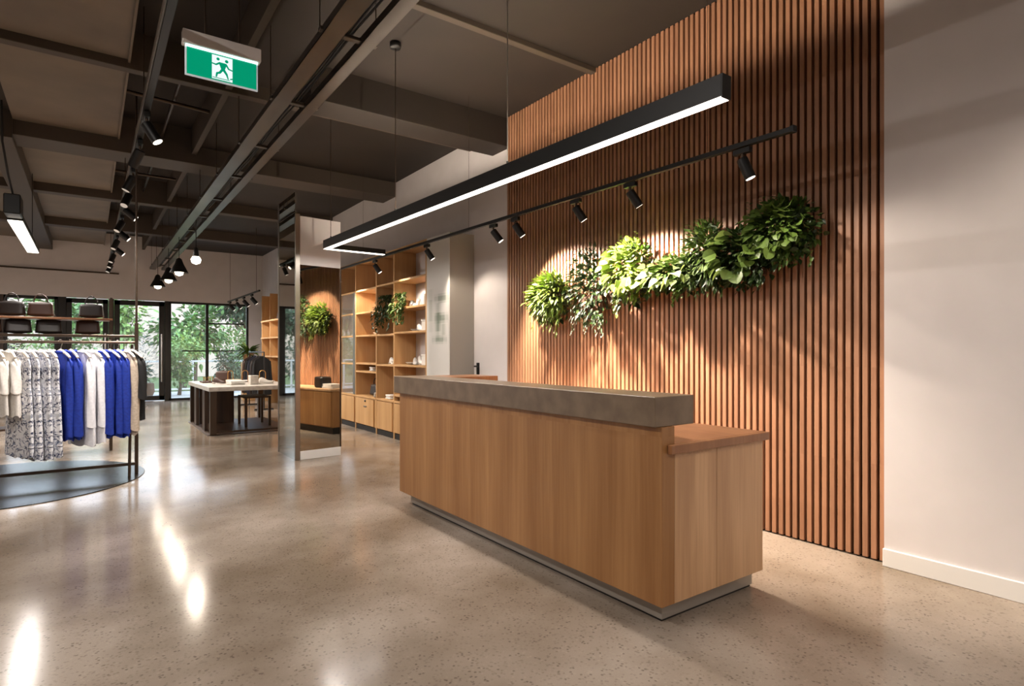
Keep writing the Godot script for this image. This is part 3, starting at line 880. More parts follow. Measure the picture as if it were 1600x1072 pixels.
func small(kind: String, label: String, at: Vector3, turn := 0.0) -> void:
	var t := thing({"jar": "jar", "frame": "picture_frame", "shoe": "shoe", "cube": "box", "dish": "dish", "cloth": "folded_cloth", "bag": "bag"}[kind], label, {"jar": "jar", "frame": "frame", "shoe": "shoe", "cube": "box", "dish": "dish", "cloth": "cloth", "bag": "bag"}[kind], at, turn)
	var m: Material = M.white
	if label.contains("dark green"): m = M.leaf_dark
	elif label.contains("amber"): m = M.tan_pot
	elif label.contains("grey"): m = M.stone
	elif label.contains("dark"): m = M.leather_dark
	elif label.contains("pink"): m = M.beige_cloth
	elif label.contains("brass"): m = M.brass
	elif label.contains("brown"): m = M.leather
	match kind:
		"jar":
			var h := 0.17 if label.contains("tall") else 0.11
			put("body", Geo.new().lathe([Vector2(0, 0), Vector2(0.036, 0), Vector2(0.042, 0.01), Vector2(0.042, h * 0.75), Vector2(0.03, h * 0.85), Vector2(0, h * 0.85)], 16).done(), m, t)
			put("lid", Geo.new().lathe([Vector2(0, h), Vector2(0.03, h * 0.99), Vector2(0.032, h * 0.855), Vector2(0, h * 0.855)], 16).done(), M.brass if label.contains("amber") else m, t)
		"frame":
			var b := Basis(Vector3.BACK, -0.2)
			put("rim", Geo.new().box(Vector3(0, 0.068, 0), Vector3(0.012, 0.13, 0.10), 0.003, b).done(), M.white, t)
			put("card", Geo.new().box(Vector3(-0.0075, 0.068, 0), Vector3(0.003, 0.10, 0.07), 0.0, b).done(), M.stone, t)
		"cube":
			put("body", Geo.new().box(Vector3(0, 0.065, 0), Vector3(0.13, 0.13, 0.12), 0.006).done(), m, t)
			put("lid", Geo.new().box(Vector3(0, 0.14, 0), Vector3(0.136, 0.02, 0.126), 0.004).done(), m, t)
		"dish":
			put("bowl", Geo.new().lathe([Vector2(0, 0), Vector2(0.035, 0), Vector2(0.07, 0.03), Vector2(0.072, 0.034), Vector2(0.066, 0.032), Vector2(0.03, 0.008), Vector2(0, 0.008)], 18).done(), m, t)
		"cloth":
			for i in 3:
				put("fold", Geo.new().box(Vector3(rnd(-0.01, 0.01), 0.012 + i * 0.022, rnd(-0.01, 0.01)), Vector3(0.24, 0.02, 0.20), 0.009).done(), m, t)
		"shoe":
			var heel := 0.05 if label.contains("heel") else 0.015
			var pts := []
			for j in 12:
				var u := j / 11.0
				for k in 12:
					var g := TAU * k / 12.0
					var w := 0.036 * sqrt(maxf(0.02, 1.0 - pow(u * 2.0 - 1.0, 4))) * (0.8 + 0.3 * u)
					var hh := lerpf(0.085, 0.04, smoothstep(0.25, 0.75, u)) * sqrt(maxf(0.03, 1.0 - pow(u * 2 - 1, 6)))
					pts.append(Vector3(cos(g) * w, lerpf(heel + 0.012, 0.012, u) + maxf(sin(g), -0.02) * hh, -0.12 + u * 0.24))
			put("upper", Geo.new().grid(pts, 12, 12, true).done(), m, t)
			put("sole", Geo.new().sweep([Vector3(0, heel + 0.007, -0.12), Vector3(0, heel * 0.9 + 0.007, -0.06), Vector3(0, 0.007, 0.03), Vector3(0, 0.007, 0.12)], [0.03, 0.034, 0.04, 0.025], 8, true, 0.18, Vector3.UP).span(Vector3(-0.018, 0, -0.12), Vector3(0.018, heel + 0.002, -0.085)).done(), M.stone, t)
		"bag":
			var pts := []
			for j in 9:
				var u := j / 8.0
				for k in 16:
					var g := TAU * k / 16.0
					var sx := signf(cos(g)) * pow(absf(cos(g)), 0.5)
					var sz := signf(sin(g)) * pow(absf(sin(g)), 0.5)
					var w := lerpf(1.0, 0.86, u) * (0.02 if j == 0 or j == 8 else 1.0)
					pts.append(Vector3(sx * 0.07 * w * (1.0 - 0.45 * u), clampf(u * 1.06 - 0.03, 0, 1) * 0.20, sz * 0.14 * w))
			put("body", Geo.new().grid(pts, 16, 9, true).done(), m, t)
			var hp := []
			for k in 9:
				var g := PI * k / 8.0
				hp.append(Vector3(0, 0.19 + sin(g) * 0.10, cos(g) * 0.07))
			put("handle", Geo.new().sweep(hp, [0.007], 6).done(), m, t)

func shelf_plant(label: String, at: Vector3, drop: float, m: Material) -> void:
	var t := thing("trailing_plant", label, "plant", at)
	put("pot", Geo.new().lathe([Vector2(0, 0), Vector2(0.06, 0), Vector2(0.075, 0.1), Vector2(0.078, 0.105), Vector2(0.07, 0.1), Vector2(0, 0.09)], 16, Transform3D(Basis(), Vector3(0.04, 0, 0))).done(), M.tan_pot, t)
	var xf := []
	var tn := []
	for i in 22:
		var a := rnd(0, TAU)
		var p := Vector3(0.03 + cos(a) * 0.05, 0.12, sin(a) * 0.06)
		var out := Vector3(-rnd(0.04, 0.20), 0, sin(a) * 0.16)
		var ln := drop * rnd(0.4, 1.1)
		for k in 16:
			var u := k / 15.0
			var q := p + out * minf(1.0, u * 2.2) + Vector3(0, 0.10 * sin(minf(u * 2.5, 1.0) * PI) - maxf(0.0, u - 0.25) * ln * 1.3, 0)
			if q.x > 0.0: q.x *= 0.2
			if q.y < 0.03 and q.x > -0.08: q.x = -0.08 - rnd(0, 0.05)
			xf.append(pose(q, Vector3(rnd(-1, 0.1), -0.5, rnd(-1, 1)), rnd(0.04, 0.075), rnd(-0.5, 0.5)))
			tn.append(tint(0.6, 1.15))
	copies("foliage", leaf_mesh("plain"), m, t, xf, tn)


# ---------------------------------------------------------------- display table
func display_table() -> void:
	var O := Vector3(2.12, 0, -11.1)
	var t := thing("display_table", "pale stone topped display table on dark bronze legs near the glass front", "table", O)
	var w := func(lo: Vector3, hi: Vector3, b: float) -> ArrayMesh: return Geo.new().span(lo - O, hi - O, b).done()
	put("tabletop", w.call(Vector3(1.48, 0.682, -12.3), Vector3(2.78, 0.748, -10.0), 0.003), M.stone, t)
	put("plinth", w.call(Vector3(1.47, 0.0, -12.25), Vector3(2.78, 0.012, -10.05), 0.002), M.dark_wood, t)
	for p in [Vector2(1.50, -10.11), Vector2(2.66, -10.11), Vector2(1.50, -12.25), Vector2(2.66, -12.25)]:
		put("leg", w.call(Vector3(p.x, 0.013, p.y), Vector3(p.x + 0.09, 0.681, p.y + 0.09), 0.003), M.bronze, t)
	for z in [-10.62, -11.55]:
		put("leg_panel", w.call(Vector3(1.51, 0.013, z - 0.25), Vector3(1.56, 0.681, z - 0.02), 0.003), M.dark_wood, t)
	put("back_panel", w.call(Vector3(1.58, 0.013, -11.72), Vector3(2.14, 0.66, -11.68), 0.003), M.dark_wood, t)
	put("stretcher", w.call(Vector3(1.59, 0.03, -10.085), Vector3(2.66, 0.06, -10.05), 0.003), M.bronze, t)
	# low table beneath
	var n := thing("nesting_table", "small dark metal frame table tucked under the display table", "table", Vector3(2.35, 0.013, -11.05))
	put("tabletop", Geo.new().box(Vector3(0, 0.5, 0), Vector3(0.42, 0.03, 0.6), 0.003).done(), M.bronze, n)
	for s in [Vector2(-1, -1), Vector2(1, -1), Vector2(-1, 1), Vector2(1, 1)]:
		put("leg", Geo.new().box(Vector3(s.x * 0.19, 0.243, s.y * 0.28), Vector3(0.04, 0.484, 0.04), 0.003).done(), M.bronze, n)
	# goods on top
	var top := 0.749
	var tr := thing("jewellery_tray", "shallow wooden tray with small brass pegs at the far left of the table", "tray", Vector3(1.72, top, -11.6))
	put("base", Geo.new().box(Vector3(0, 0.012, 0), Vector3(0.26, 0.024, 0.36), 0.004).done(), M.leather, tr)
	for i in 5:
		put("peg", Geo.new().lathe([Vector2(0, 0.024), Vector2(0.012, 0.024), Vector2(0.006, 0.05), Vector2(0.012, 0.09), Vector2(0, 0.10)], 10, Transform3D(Basis(), Vector3(-0.07 + 0.07 * (i % 3), 0, -0.1 + 0.2 * (i / 3)))).done(), M.brass, tr)
	small("cloth", "folded white cloth lying in the middle of the display table", Vector3(1.98, top, -10.62), 0.2)
	small("cloth", "folded pink beige cloth beside the white cloth on the display table", Vector3(2.02, top, -11.02), -0.3)
	small("cube", "grey lidded box standing on the display table", Vector3(2.22, top, -10.5), 0.1)
	small("shoe", "brown shoe on the display table left of the white cloth", Vector3(1.80, top, -11.05), 0.9)
	small("shoe", "grey sandal at the right of the display table", Vector3(2.44, top, -10.62), 1.2)
	small("dish", "brown dish at the far end of the display table", Vector3(2.25, top, -11.75), 0)
	small("dish", "white dish at the right edge of the display table", Vector3(2.58, top, -10.9), 0)
	small("jar", "amber jar behind the grey box on the display table", Vector3(2.30, top, -11.1), 0)
	small("bag", "brown handbag standing at the far end of the display table", Vector3(2.0, top, -11.9), 1.3)
	for i in 3:
		var at: Vector3 = [Vector3(2.02, top, -11.35), Vector3(2.27, top, -11.4), Vector3(2.52, top, -11.2)][i]
		var s := thing("brass_stand", ["brass arch stand behind the folded cloths on the table", "brass arch stand in the middle rear of the table", "brass arch stand at the right rear of the table"][i], "display stand", at, 0.4 - i * 0.3, "brass arch stands on the table")
		var hp := [Vector3(-0.05, 0.012, 0), Vector3(-0.05, 0.15, 0)]
		for k in 7:
			hp.append(Vector3(-cos(PI * k / 6.0) * 0.05, 0.16 + sin(PI * k / 6.0) * 0.05, 0))
		hp.append(Vector3(0.05, 0.012, 0))
		put("arch", Geo.new().sweep(hp, [0.007], 8).done(), M.brass, s)
		put("base", Geo.new().box(Vector3(0, 0.006, 0), Vector3(0.15, 0.012, 0.08), 0.002).done(), M.dark_wood, s)


# ---------------------------------------------------------------- clothes rack
func garment(called: String, label: String, category: String, at: Vector3, turn: float, m: Material, len: float, flare: float, slv: float, group: String, sw := 0.43) -> void:
	# at: where the hanger meets the rail; shoulders lie along local x, 0.10 m below the rail
	var t := thing(called, label, category, at - Vector3(0, 0.10, 0), turn, group)
	var nu := 36
	var nv := 26
	var pts := []
	var ph := rnd(0, TAU)
	var kf := rng.randi_range(5, 7)
	for j in nv:
		var u := float(j) / (nv - 1)
		var y := -len * u
		var sh := clampf(-y / 0.10, 0.0, 1.0)
		var a := lerpf(0.062, sw / 2.0, pow(sh, 0.8)) if sh < 1.0 else lerpf(sw / 2.0, sw / 2.0 * flare, smoothstep(0.08, 1.0, u))
		if sh >= 1.0 and u < 0.4:
			a *= 1.0 - 0.07 * sin((u - 0.1 / len) / 0.4 * PI)
		var b := lerpf(0.02, 0.036, clampf(-y / 0.2, 0, 1)) * lerpf(1.0, 1.45, u)
		for i in nu:
			var g := TAU * i / nu
			var fold := 1.0 + (0.05 + 0.22 * u) * sin(kf * g + ph + sin(u * 5.0 + ph) * 0.6) * smoothstep(0.1, 0.6, u)
			var hem := 0.012 * sin(kf * g + ph) * u
			pts.append(Vector3(cos(g) * a, y + hem, sin(g) * b * fold))
	put("body", Geo.new().grid(pts, nu, nv, true).done(), m, t)
	put("collar", Geo.new().sweep([Vector3(-0.06, -0.004, 0.012), Vector3(-0.03, 0.004, 0.034), Vector3(0.03, 0.004, 0.034), Vector3(0.06, -0.004, 0.012), Vector3(0.045, 0.016, -0.03), Vector3(-0.045, 0.016, -0.03), Vector3(-0.06, -0.004, 0.012)], [0.011], 6).done(), m, t)
	if slv > 0.0:
		for s in [-1.0, 1.0]:
			var sp := []
			var ns := 14
			var nr := 16
			for j in nr:
				var u := float(j) / (nr - 1)
				var c := Vector3(s * (sw / 2.0 - 0.045 + 0.045 * pow(u, 0.7)), -0.075 - slv * u, 0.012 * u)
				var r := lerpf(0.036, 0.038, u) * (1.0 if j > 0 else 0.6)
				for i in ns:
					var g := TAU * i / ns
					var f := 1.0 + 0.10 * sin(3 * g + ph + u * 7.0)
					sp.append(c + Vector3(cos(g) * r * 0.75 * f, 0.02 * cos(g) * -s, sin(g) * r * 1.1 * f))
			put("sleeve", Geo.new().grid(sp, ns, nr, true).done(), m, t)

func hanger(at: Vector3, turn: float, label: String, m: Material) -> void:
	var t := thing("clothes_hanger", label, "hanger", at, turn, "hangers on the clothes rail")
	var hp := []
	for k in 9:
		var g := lerpf(-0.7, PI + 0.3, k / 8.0)
		hp.append(Vector3(0, 0.004 + sin(g) * 0.019, cos(g) * 0.019))
	hp.append(Vector3(0, -0.04, -0.006))
	hp.append(Vector3(0, -0.085, 0))
	put("hook", Geo.new().sweep(hp, [0.0028], 6).done(), M.chrome, t)
	put("shoulder_bar", Geo.new().sweep([Vector3(-0.20, -0.155, 0.012), Vector3(-0.14, -0.125, 0.006), Vector3(-0.05, -0.095, 0), Vector3(0, -0.082, 0), Vector3(0.05, -0.095, 0), Vector3(0.14, -0.125, 0.006), Vector3(0.20, -0.155, 0.012)], [0.010, 0.013, 0.014, 0.016, 0.014, 0.013, 0.010], 8).done(), m, t)

func clothes() -> void:
	var Z := -7.4
	var RY := 1.392
	var t := thing("clothes_rack", "dark metal clothes rail with hanging garments at the left edge", "clothes rack", Vector3(-0.5, 0, Z))
	var P := func(x: float, y: float, z: float) -> Vector3: return Vector3(x + 0.5, y, z - Z)
	put("post", Geo.new().box(P.call(0.405, 0.80, -7.42), Vector3(0.034, 1.60, 0.034), 0.003).done(), M.bronze, t)
	put("post", Geo.new().box(P.call(-1.75, 0.80, -7.42), Vector3(0.034, 1.60, 0.034), 0.003).done(), M.bronze, t)
	put("suspension_rod", Geo.new().rod(P.call(0.405, 1.60, -7.42), P.call(0.405, CEIL - 0.02, -7.42), 0.011, 8).done(), M.bronze, t)
	put("suspension_rod", Geo.new().rod(P.call(-1.75, 1.60, -7.42), P.call(-1.75, 3.97, -7.42), 0.011, 8).done(), M.bronze, t)
	put("leg", Geo.new().sweep([P.call(0.37, 1.37, -7.50), P.call(0.345, 0.45, -7.36), P.call(0.335, 0.0, -7.28)], [0.014], 8).done(), M.bronze, t)
	put("leg", Geo.new().sweep([P.call(-1.72, 1.37, -7.50), P.call(-1.70, 0.45, -7.36), P.call(-1.69, 0.0, -7.28)], [0.014], 8).done(), M.bronze, t)
	put("top_rail", Geo.new().box(P.call(-0.67, 1.458, -7.42), Vector3(2.16, 0.026, 0.03), 0.003).done(), M.bronze, t)
	put("hanging_rail", Geo.new().rod(P.call(-1.74, RY, Z), P.call(0.39, RY, Z), 0.0145, 10).done(), M.bronze, t)
	put("bottom_rail", Geo.new().box(P.call(-0.67, 0.115, -7.38), Vector3(2.14, 0.03, 0.03), 0.003).done(), M.bronze, t)
	# dark mat under it
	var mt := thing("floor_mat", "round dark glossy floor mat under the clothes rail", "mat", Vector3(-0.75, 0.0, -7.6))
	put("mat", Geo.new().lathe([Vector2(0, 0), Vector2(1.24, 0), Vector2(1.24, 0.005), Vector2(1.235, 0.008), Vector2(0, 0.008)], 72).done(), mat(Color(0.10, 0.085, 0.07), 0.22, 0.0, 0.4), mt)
	# kind: c lace top, f floral dress, b blue shirt, w white shirt, e beige, k black
	var row := [
		[-0.725, "c"], [-0.63, "c"], [-0.55, "f"], [-0.475, "f"], [-0.395, "f"], [-0.325, "f"],
		[-0.235, "b"], [-0.155, "b"], [-0.065, "w"], [0.02, "w"], [0.10, "b"], [0.17, "b"], [0.24, "b"], [0.31, "e"], [0.365, "k"]]
	var nth := {}
	var words := {
		"c": ["cream lace top cut off by the left picture edge", "cream lace top directly left of the floral dresses"],
		"f": ["first white and navy floral dress beside the cream tops", "second white and navy floral dress from the cream tops", "third white and navy floral dress from the cream tops", "last floral dress, next to the bright blue shirt"],
		"b": ["royal blue shirt right beside the floral dresses", "royal blue shirt just left of the white shirts", "royal blue shirt just right of the white shirts", "royal blue shirt second from the white shirts on their right", "royal blue shirt beside the beige shirt"],
		"w": ["long white shirt beside the blue pair", "long white shirt in front of the right blue shirts"],
		"e": ["beige shirt hanging near the rack post"], "k": ["black garment hanging last beside the rack post"]}
	for q in row:
		var x: float = q[0]
		var k: String = q[1]
		var i: int = nth.get(k, 0)
		nth[k] = i + 1
		var turn := -PI / 2 + rnd(0.36, 0.48)
		# local x should point near-right: (sin, cos)
		var label: String = words[k][i]
		var at := Vector3(x, RY + 0.0, Z)
		var vals: Array = {"c": [M.cream, 0.60, 1.12, 0.30], "f": [M.floral, 1.02, 1.22, 0.0], "b": [M.blue, 0.86, 1.04, 0.74], "w": [M.white_cloth, 0.93, 1.15, 0.66], "e": [M.beige_cloth, 0.84, 1.05, 0.72], "k": [M.black_cloth, 0.7, 1.0, 0.4]}[k]
		garment({"c": "lace_top", "f": "floral_dress", "b": "blue_shirt", "w": "white_shirt", "e": "beige_shirt", "k": "black_top"}[k], label, "dress" if k == "f" else "top" if k in ["c", "k"] else "shirt", at, turn, vals[0], vals[1] * rnd(0.98, 1.02), vals[2], vals[3], "garments on the clothes rail")
		hanger(at, turn, "pale hanger holding the " + label.replace(" hanging", ""), M.hanger)
	# bag shelf behind
	var s := thing("bag_shelf", "open dark wood display shelf of bags behind the clothes rail", "shelf", Vector3(-0.65, 0, -9.5))
	for x in [-0.95, 0.88]:
		for z in [-0.17, 0.17]:
			put("post", Geo.new().box(Vector3(x, 1.0, z), Vector3(0.03, 2.0, 0.03), 0.003).done(), M.bronze, s)
	for y in [0.35, 0.75, 1.50, 1.715]:
		put("shelf", Geo.new().box(Vector3(-0.035, y, 0), Vector3(1.86, 0.025, 0.38), 0.003).done(), M.dark_wood if y < 1.6 else M.top_wood, s)
	var bags := [[-1.28, 1.514, "leather_dark"], [-1.0, 1.514, "leather"], [-0.72, 1.514, "leather_dark"], [-0.42, 1.514, "leather_dark"], [-0.02, 1.514, "leather"], [-0.78, 1.729, "leather_dark"], [-0.5, 1.729, "leather"], [0.02, 1.729, "leather_dark"]]
	var bl := ["dark handbag at the left end of the lower bag shelf", "brown handbag second on the lower bag shelf", "dark handbag third on the lower bag shelf", "dark handbag fourth on the lower bag shelf", "brown handbag at the right end of the lower bag shelf", "dark handbag at the left of the upper bag shelf", "brown handbag in the middle of the upper bag shelf", "dark handbag at the right of the upper bag shelf"]
	for i in bags.size():
		small("bag", bl[i], Vector3(bags[i][0], bags[i][1], -9.5), PI / 2 + rnd(-0.3, 0.3))


# ---------------------------------------------------------------- trays, ceiling track, pendants
func ceiling_services() -> void:
	var t := thing("cable_tray", "pair of galvanised cable trays hung side by side under the ceiling", "cable tray", Vector3(1.43, 3.4, -9.5))
	for x in [[-0.18, -0.05], [0.08, 0.175]]:
		var g := Geo.new()
		g.span(Vector3(x[0], 0, -8.2), Vector3(x[1], 0.004, 8.6))
		g.span(Vector3(x[0], 0, -8.2), Vector3(x[0] + 0.004, 0.055, 8.6))
		g.span(Vector3(x[1] - 0.004, 0, -8.2), Vector3(x[1], 0.055, 8.6))
		put("tray", g.done(), M.zinc, t)
	for i in 13:
		put("bracket", Geo.new().box(Vector3(-0.0, 0.03, 8.2 - i * 1.3), Vector3(0.40, 0.025, 0.05), 0.003).done(), M.zinc, t)
		for x in [-0.195, 0.195]:
			put("hanger_rod", Geo.new().rod(Vector3(x, 0.02, 8.2 - i * 1.3), Vector3(x, CEIL - 3.4 - 0.0, 8.2 - i * 1.3), 0.004, 6).done(), M.bronze, t)
	var cb := Geo.new()
	for k in 3:
		var pts := []
		for i in 30:
			pts.append(Vector3(-0.02 + k * 0.03 + 0.008 * sin(i * 1.7 + k), 0.05 + k * 0.012, -8.0 + i * 0.57))
		cb.sweep(pts, [0.009], 6)
	put("cable", cb.done(), M.black_soft, t)
	# track with a row of heads
	var k := thing("ceiling_track", "long black lighting track with pale edge running down the shop", "track", Vector3(0.375, 3.3, -9.3))
	put("rail", Geo.new().box(Vector3(0.006, 0, 0), Vector3(0.05, 0.045, 14.6), 0.003).done(), M.black, k)
	put("side_strip", Geo.new().box(Vector3(-0.026, 0, 0), Vector3(0.012, 0.05, 14.6), 0.002).done(), M.zinc, k)
	for z in [6.6, 3.4, 0.2, -3.0, -6.2]:
		put("hanger_rod", Geo.new().rod(Vector3(0, 0.02, z), Vector3(0, CEIL - 3.3 + (-0.06 if z > 5 else 0.2), z), 0.005, 6).done(), M.bronze, k)
	var ord := ["first", "second", "third", "fourth", "fifth", "sixth", "seventh", "eighth", "ninth", "tenth", "eleventh", "twelfth"]
	var zs := [-5.75, -6.55, -7.6, -8.5, -9.4, -10.3, -11.2, -12.1, -13.0, -13.9, -14.8, -15.7]
	for i in zs.size():
		var lit := i in [0, 4, 6, 8]
		head("ceiling_spotlight", "%s black spotlight counted from the exit sign down the ceiling track%s" % [ord[i], ", its face lit" if lit else ""], Vector3(0.385, 3.277, zs[i]), Vector3([1.1, 0, 0, 0, 2.2, 0, 2.2, 0, 2.2][i], 1.9 if i == 0 else 1.6, zs[i] + 0.3) if lit else Vector3(-0.35 - 0.1 * (i % 3), 1.2, -7.6 if i < 4 else zs[i] + 0.5), 40.0, 5.0 if lit else 9.5 if i < 6 else 2.5, "spotlights on the ceiling track", NEUT, 3.0 if lit else 0.25, 1.3)
	# four cone pendants near the front
	var pz := [[1.385, 2.75, -10.62], [1.335, 2.74, -12.35], [1.31, 2.745, -13.85], [1.25, 2.76, -15.45]]
	var pl := ["small glowing bulb pendant nearest the camera in the far row", "dark cone pendant lamp second in the far row", "dark cone pendant lamp third in the far row", "dark cone pendant lamp furthest in the row by the glass front"]
	for i in 4:
		var p := Vector3(pz[i][0], pz[i][1], pz[i][2])
		var n := thing("cone_pendant", pl[i], "pendant lamp", p, 0.0, "cone pendants near the glass front")
		put("cord", Geo.new().rod(Vector3(0, 0.2, 0), Vector3(0, 3.398 - p.y, 0), 0.006, 6).done(), M.black, n)
		if i > 0:
			put("shade", Geo.new().lathe([Vector2(0.02, 0.27), Vector2(0.045, 0.25), Vector2(0.075, 0.16), Vector2(0.155, 0.0), Vector2(0.149, 0.0), Vector2(0.07, 0.15), Vector2(0.0, 0.2)], 24).done(), M.black_soft, n)
		else:
			put("cap", Geo.new().lathe([Vector2(0.0, 0.22), Vector2(0.03, 0.2), Vector2(0.045, 0.06), Vector2(0.0, 0.06)], 16).done(), M.black_soft, n)
		put("bulb", Geo.new().lathe([Vector2(0, 0.08), Vector2(0.05, 0.065), Vector2(0.075, 0.02), Vector2(0.06, -0.035), Vector2(0, -0.06)], 18).done(), glow(Color(1, 0.93, 0.82), 9.0), n)
		spot("lamp", Vector3(0, -0.075, 0), Vector3(0, -2, 0), 80.0, 0.5, WARM, 4.0, 0.07, n)
	# linear lamp at the left edge
	var l := thing("linear_lamp", "short black linear lamp glowing white at the upper left edge", "ceiling lamp", Vector3(-0.70, 2.80, -10.2))
	put("housing", Geo.new().span(Vector3(-0.075, 0.012, -1.36), Vector3(0.075, 0.07, 1.34), 0.004).done(), M.black, l)
	put("diffuser", Geo.new().span(Vector3(-0.066, 0.0, -1.35), Vector3(0.066, 0.011, 1.33)).done(), glow(Color(1, 0.95, 0.88), 5.0), l)
	put("driver_box", Geo.new().box(Vector3(0, 0.14, 1.5), Vector3(0.15, 0.22, 0.32), 0.01).done(), M.black, l)
	put("cable", Geo.new().sweep([Vector3(0, 0.25, 1.5), Vector3(-0.03, 0.45, 1.7), Vector3(-0.06, 0.75, 1.9), Vector3(-0.06, 1.17, 1.95)], [0.012], 6).done(), M.black, l)
	put("hanger_rod", Geo.new().rod(Vector3(0, 0.06, -1.2), Vector3(0, 1.17, -1.2), 0.005, 6).done(), M.black, l)
	area("lamp", Vector3(0, -0.006, 0), Basis(Vector3.RIGHT, -PI / 2), Vector2(0.13, 2.6), NEUT, 6.0, l)


# ---------------------------------------------------------------- exit sign
func exit_sign() -> void:
	var t := thing("exit_sign", "green running-person exit sign under a white housing on the ceiling", "exit sign", Vector3(0.70, 3.26, -4.20))
	put("housing", Geo.new().box(Vector3(0, 0.01, 0), Vector3(0.46, 0.085, 0.07), 0.004).done(), M.wall, t)
	put("hanger_rod", Geo.new().rod(Vector3(-0.1, 0.05, 0), Vector3(-0.1, 0.76, 0), 0.006, 6).rod(Vector3(0.1, 0.05, 0), Vector3(0.1, 0.76, 0), 0.006, 6).done(), M.bronze, t)
	put("light_bar", Geo.new().box(Vector3(0.0, -0.039, 0.012), Vector3(0.425, 0.012, 0.012)).done(), glow(Color(0.75, 0.97, 0.97), 2.2), t)
	put("acrylic_edge", Geo.new().box(Vector3(0, -0.128, 0), Vector3(0.43, 0.19, 0.012), 0.002).done(), glow(Color(0.6, 0.68, 0.72), 0.45), t)
	# the pictogram is flat print
	var W := 420
	var H := 180
	var im := Image.create(W, H, false, Image.FORMAT_RGB8)
	var gr := Color(0.0, 0.55, 0.40)
	im.fill(gr)
	im.fill_rect(Rect2i(146, 12, 124, 160), Color(0.90, 0.95, 0.95))
	im.fill_rect(Rect2i(150, 160, 104, 5), gr)
	var dot := func(p: Vector2, r: float) -> void:
		for y in range(int(p.y - r), int(p.y + r) + 1):
			for x in range(int(p.x - r), int(p.x + r) + 1):
				if Vector2(x, y).distance_to(p) <= r and x >= 146 and x < 270 and y >= 0 and y < H:
					im.set_pixel(x, y, gr)
	var limb := func(a: Vector2, b: Vector2, r0: float, r1: float) -> void:
		for k in 41:
			dot.call(a.lerp(b, k / 40.0), lerpf(r0, r1, k / 40.0))
	dot.call(Vector2(182, 34), 9.5)
	dot.call(Vector2(234, 38), 10.5)
	limb.call(Vector2(196, 62), Vector2(226, 62), 9, 9)
	limb.call(Vector2(200, 64), Vector2(212, 100), 11, 10)
	limb.call(Vector2(222, 64), Vector2(212, 100), 11, 10)
	limb.call(Vector2(192, 58), Vector2(170, 74), 6, 5); limb.call(Vector2(170, 74), Vector2(148, 70), 5, 4)
	limb.call(Vector2(230, 60), Vector2(246, 86), 6, 5); limb.call(Vector2(246, 86), Vector2(270, 92), 5, 4)
	limb.call(Vector2(208, 100), Vector2(192, 124), 8, 7); limb.call(Vector2(192, 124), Vector2(176, 130), 7, 6); limb.call(Vector2(176, 130), Vector2(172, 152), 6, 5)
	limb.call(Vector2(216, 100), Vector2(234, 126), 9, 7); limb.call(Vector2(234, 126), Vector2(243, 154), 6, 4)
	limb.call(Vector2(258, 152), Vector2(268, 148), 4, 4)
	var sm := mat(Color(0.5, 0.5, 0.5), 0.25)
	sm.albedo_texture = ImageTexture.create_from_image(im)
	sm.emission_enabled = true
	sm.emission = Color.WHITE
	sm.emission_operator = BaseMaterial3D.EMISSION_OP_MULTIPLY
	sm.emission_texture = sm.albedo_texture
	sm.emission_energy_multiplier = 1.1
	for s in [1.0, -1.0]:
		var g := Geo.new()
		var z: float = 0.0075 * s
		g.quad_uv(Vector3(-0.205 * s, -0.214, z), Vector3(0.205 * s, -0.214, z), Vector3(0.205 * s, -0.042, z), Vector3(-0.205 * s, -0.042, z), Vector3(0, 0, s))
		put("sign_face", g.done(), sm, t)


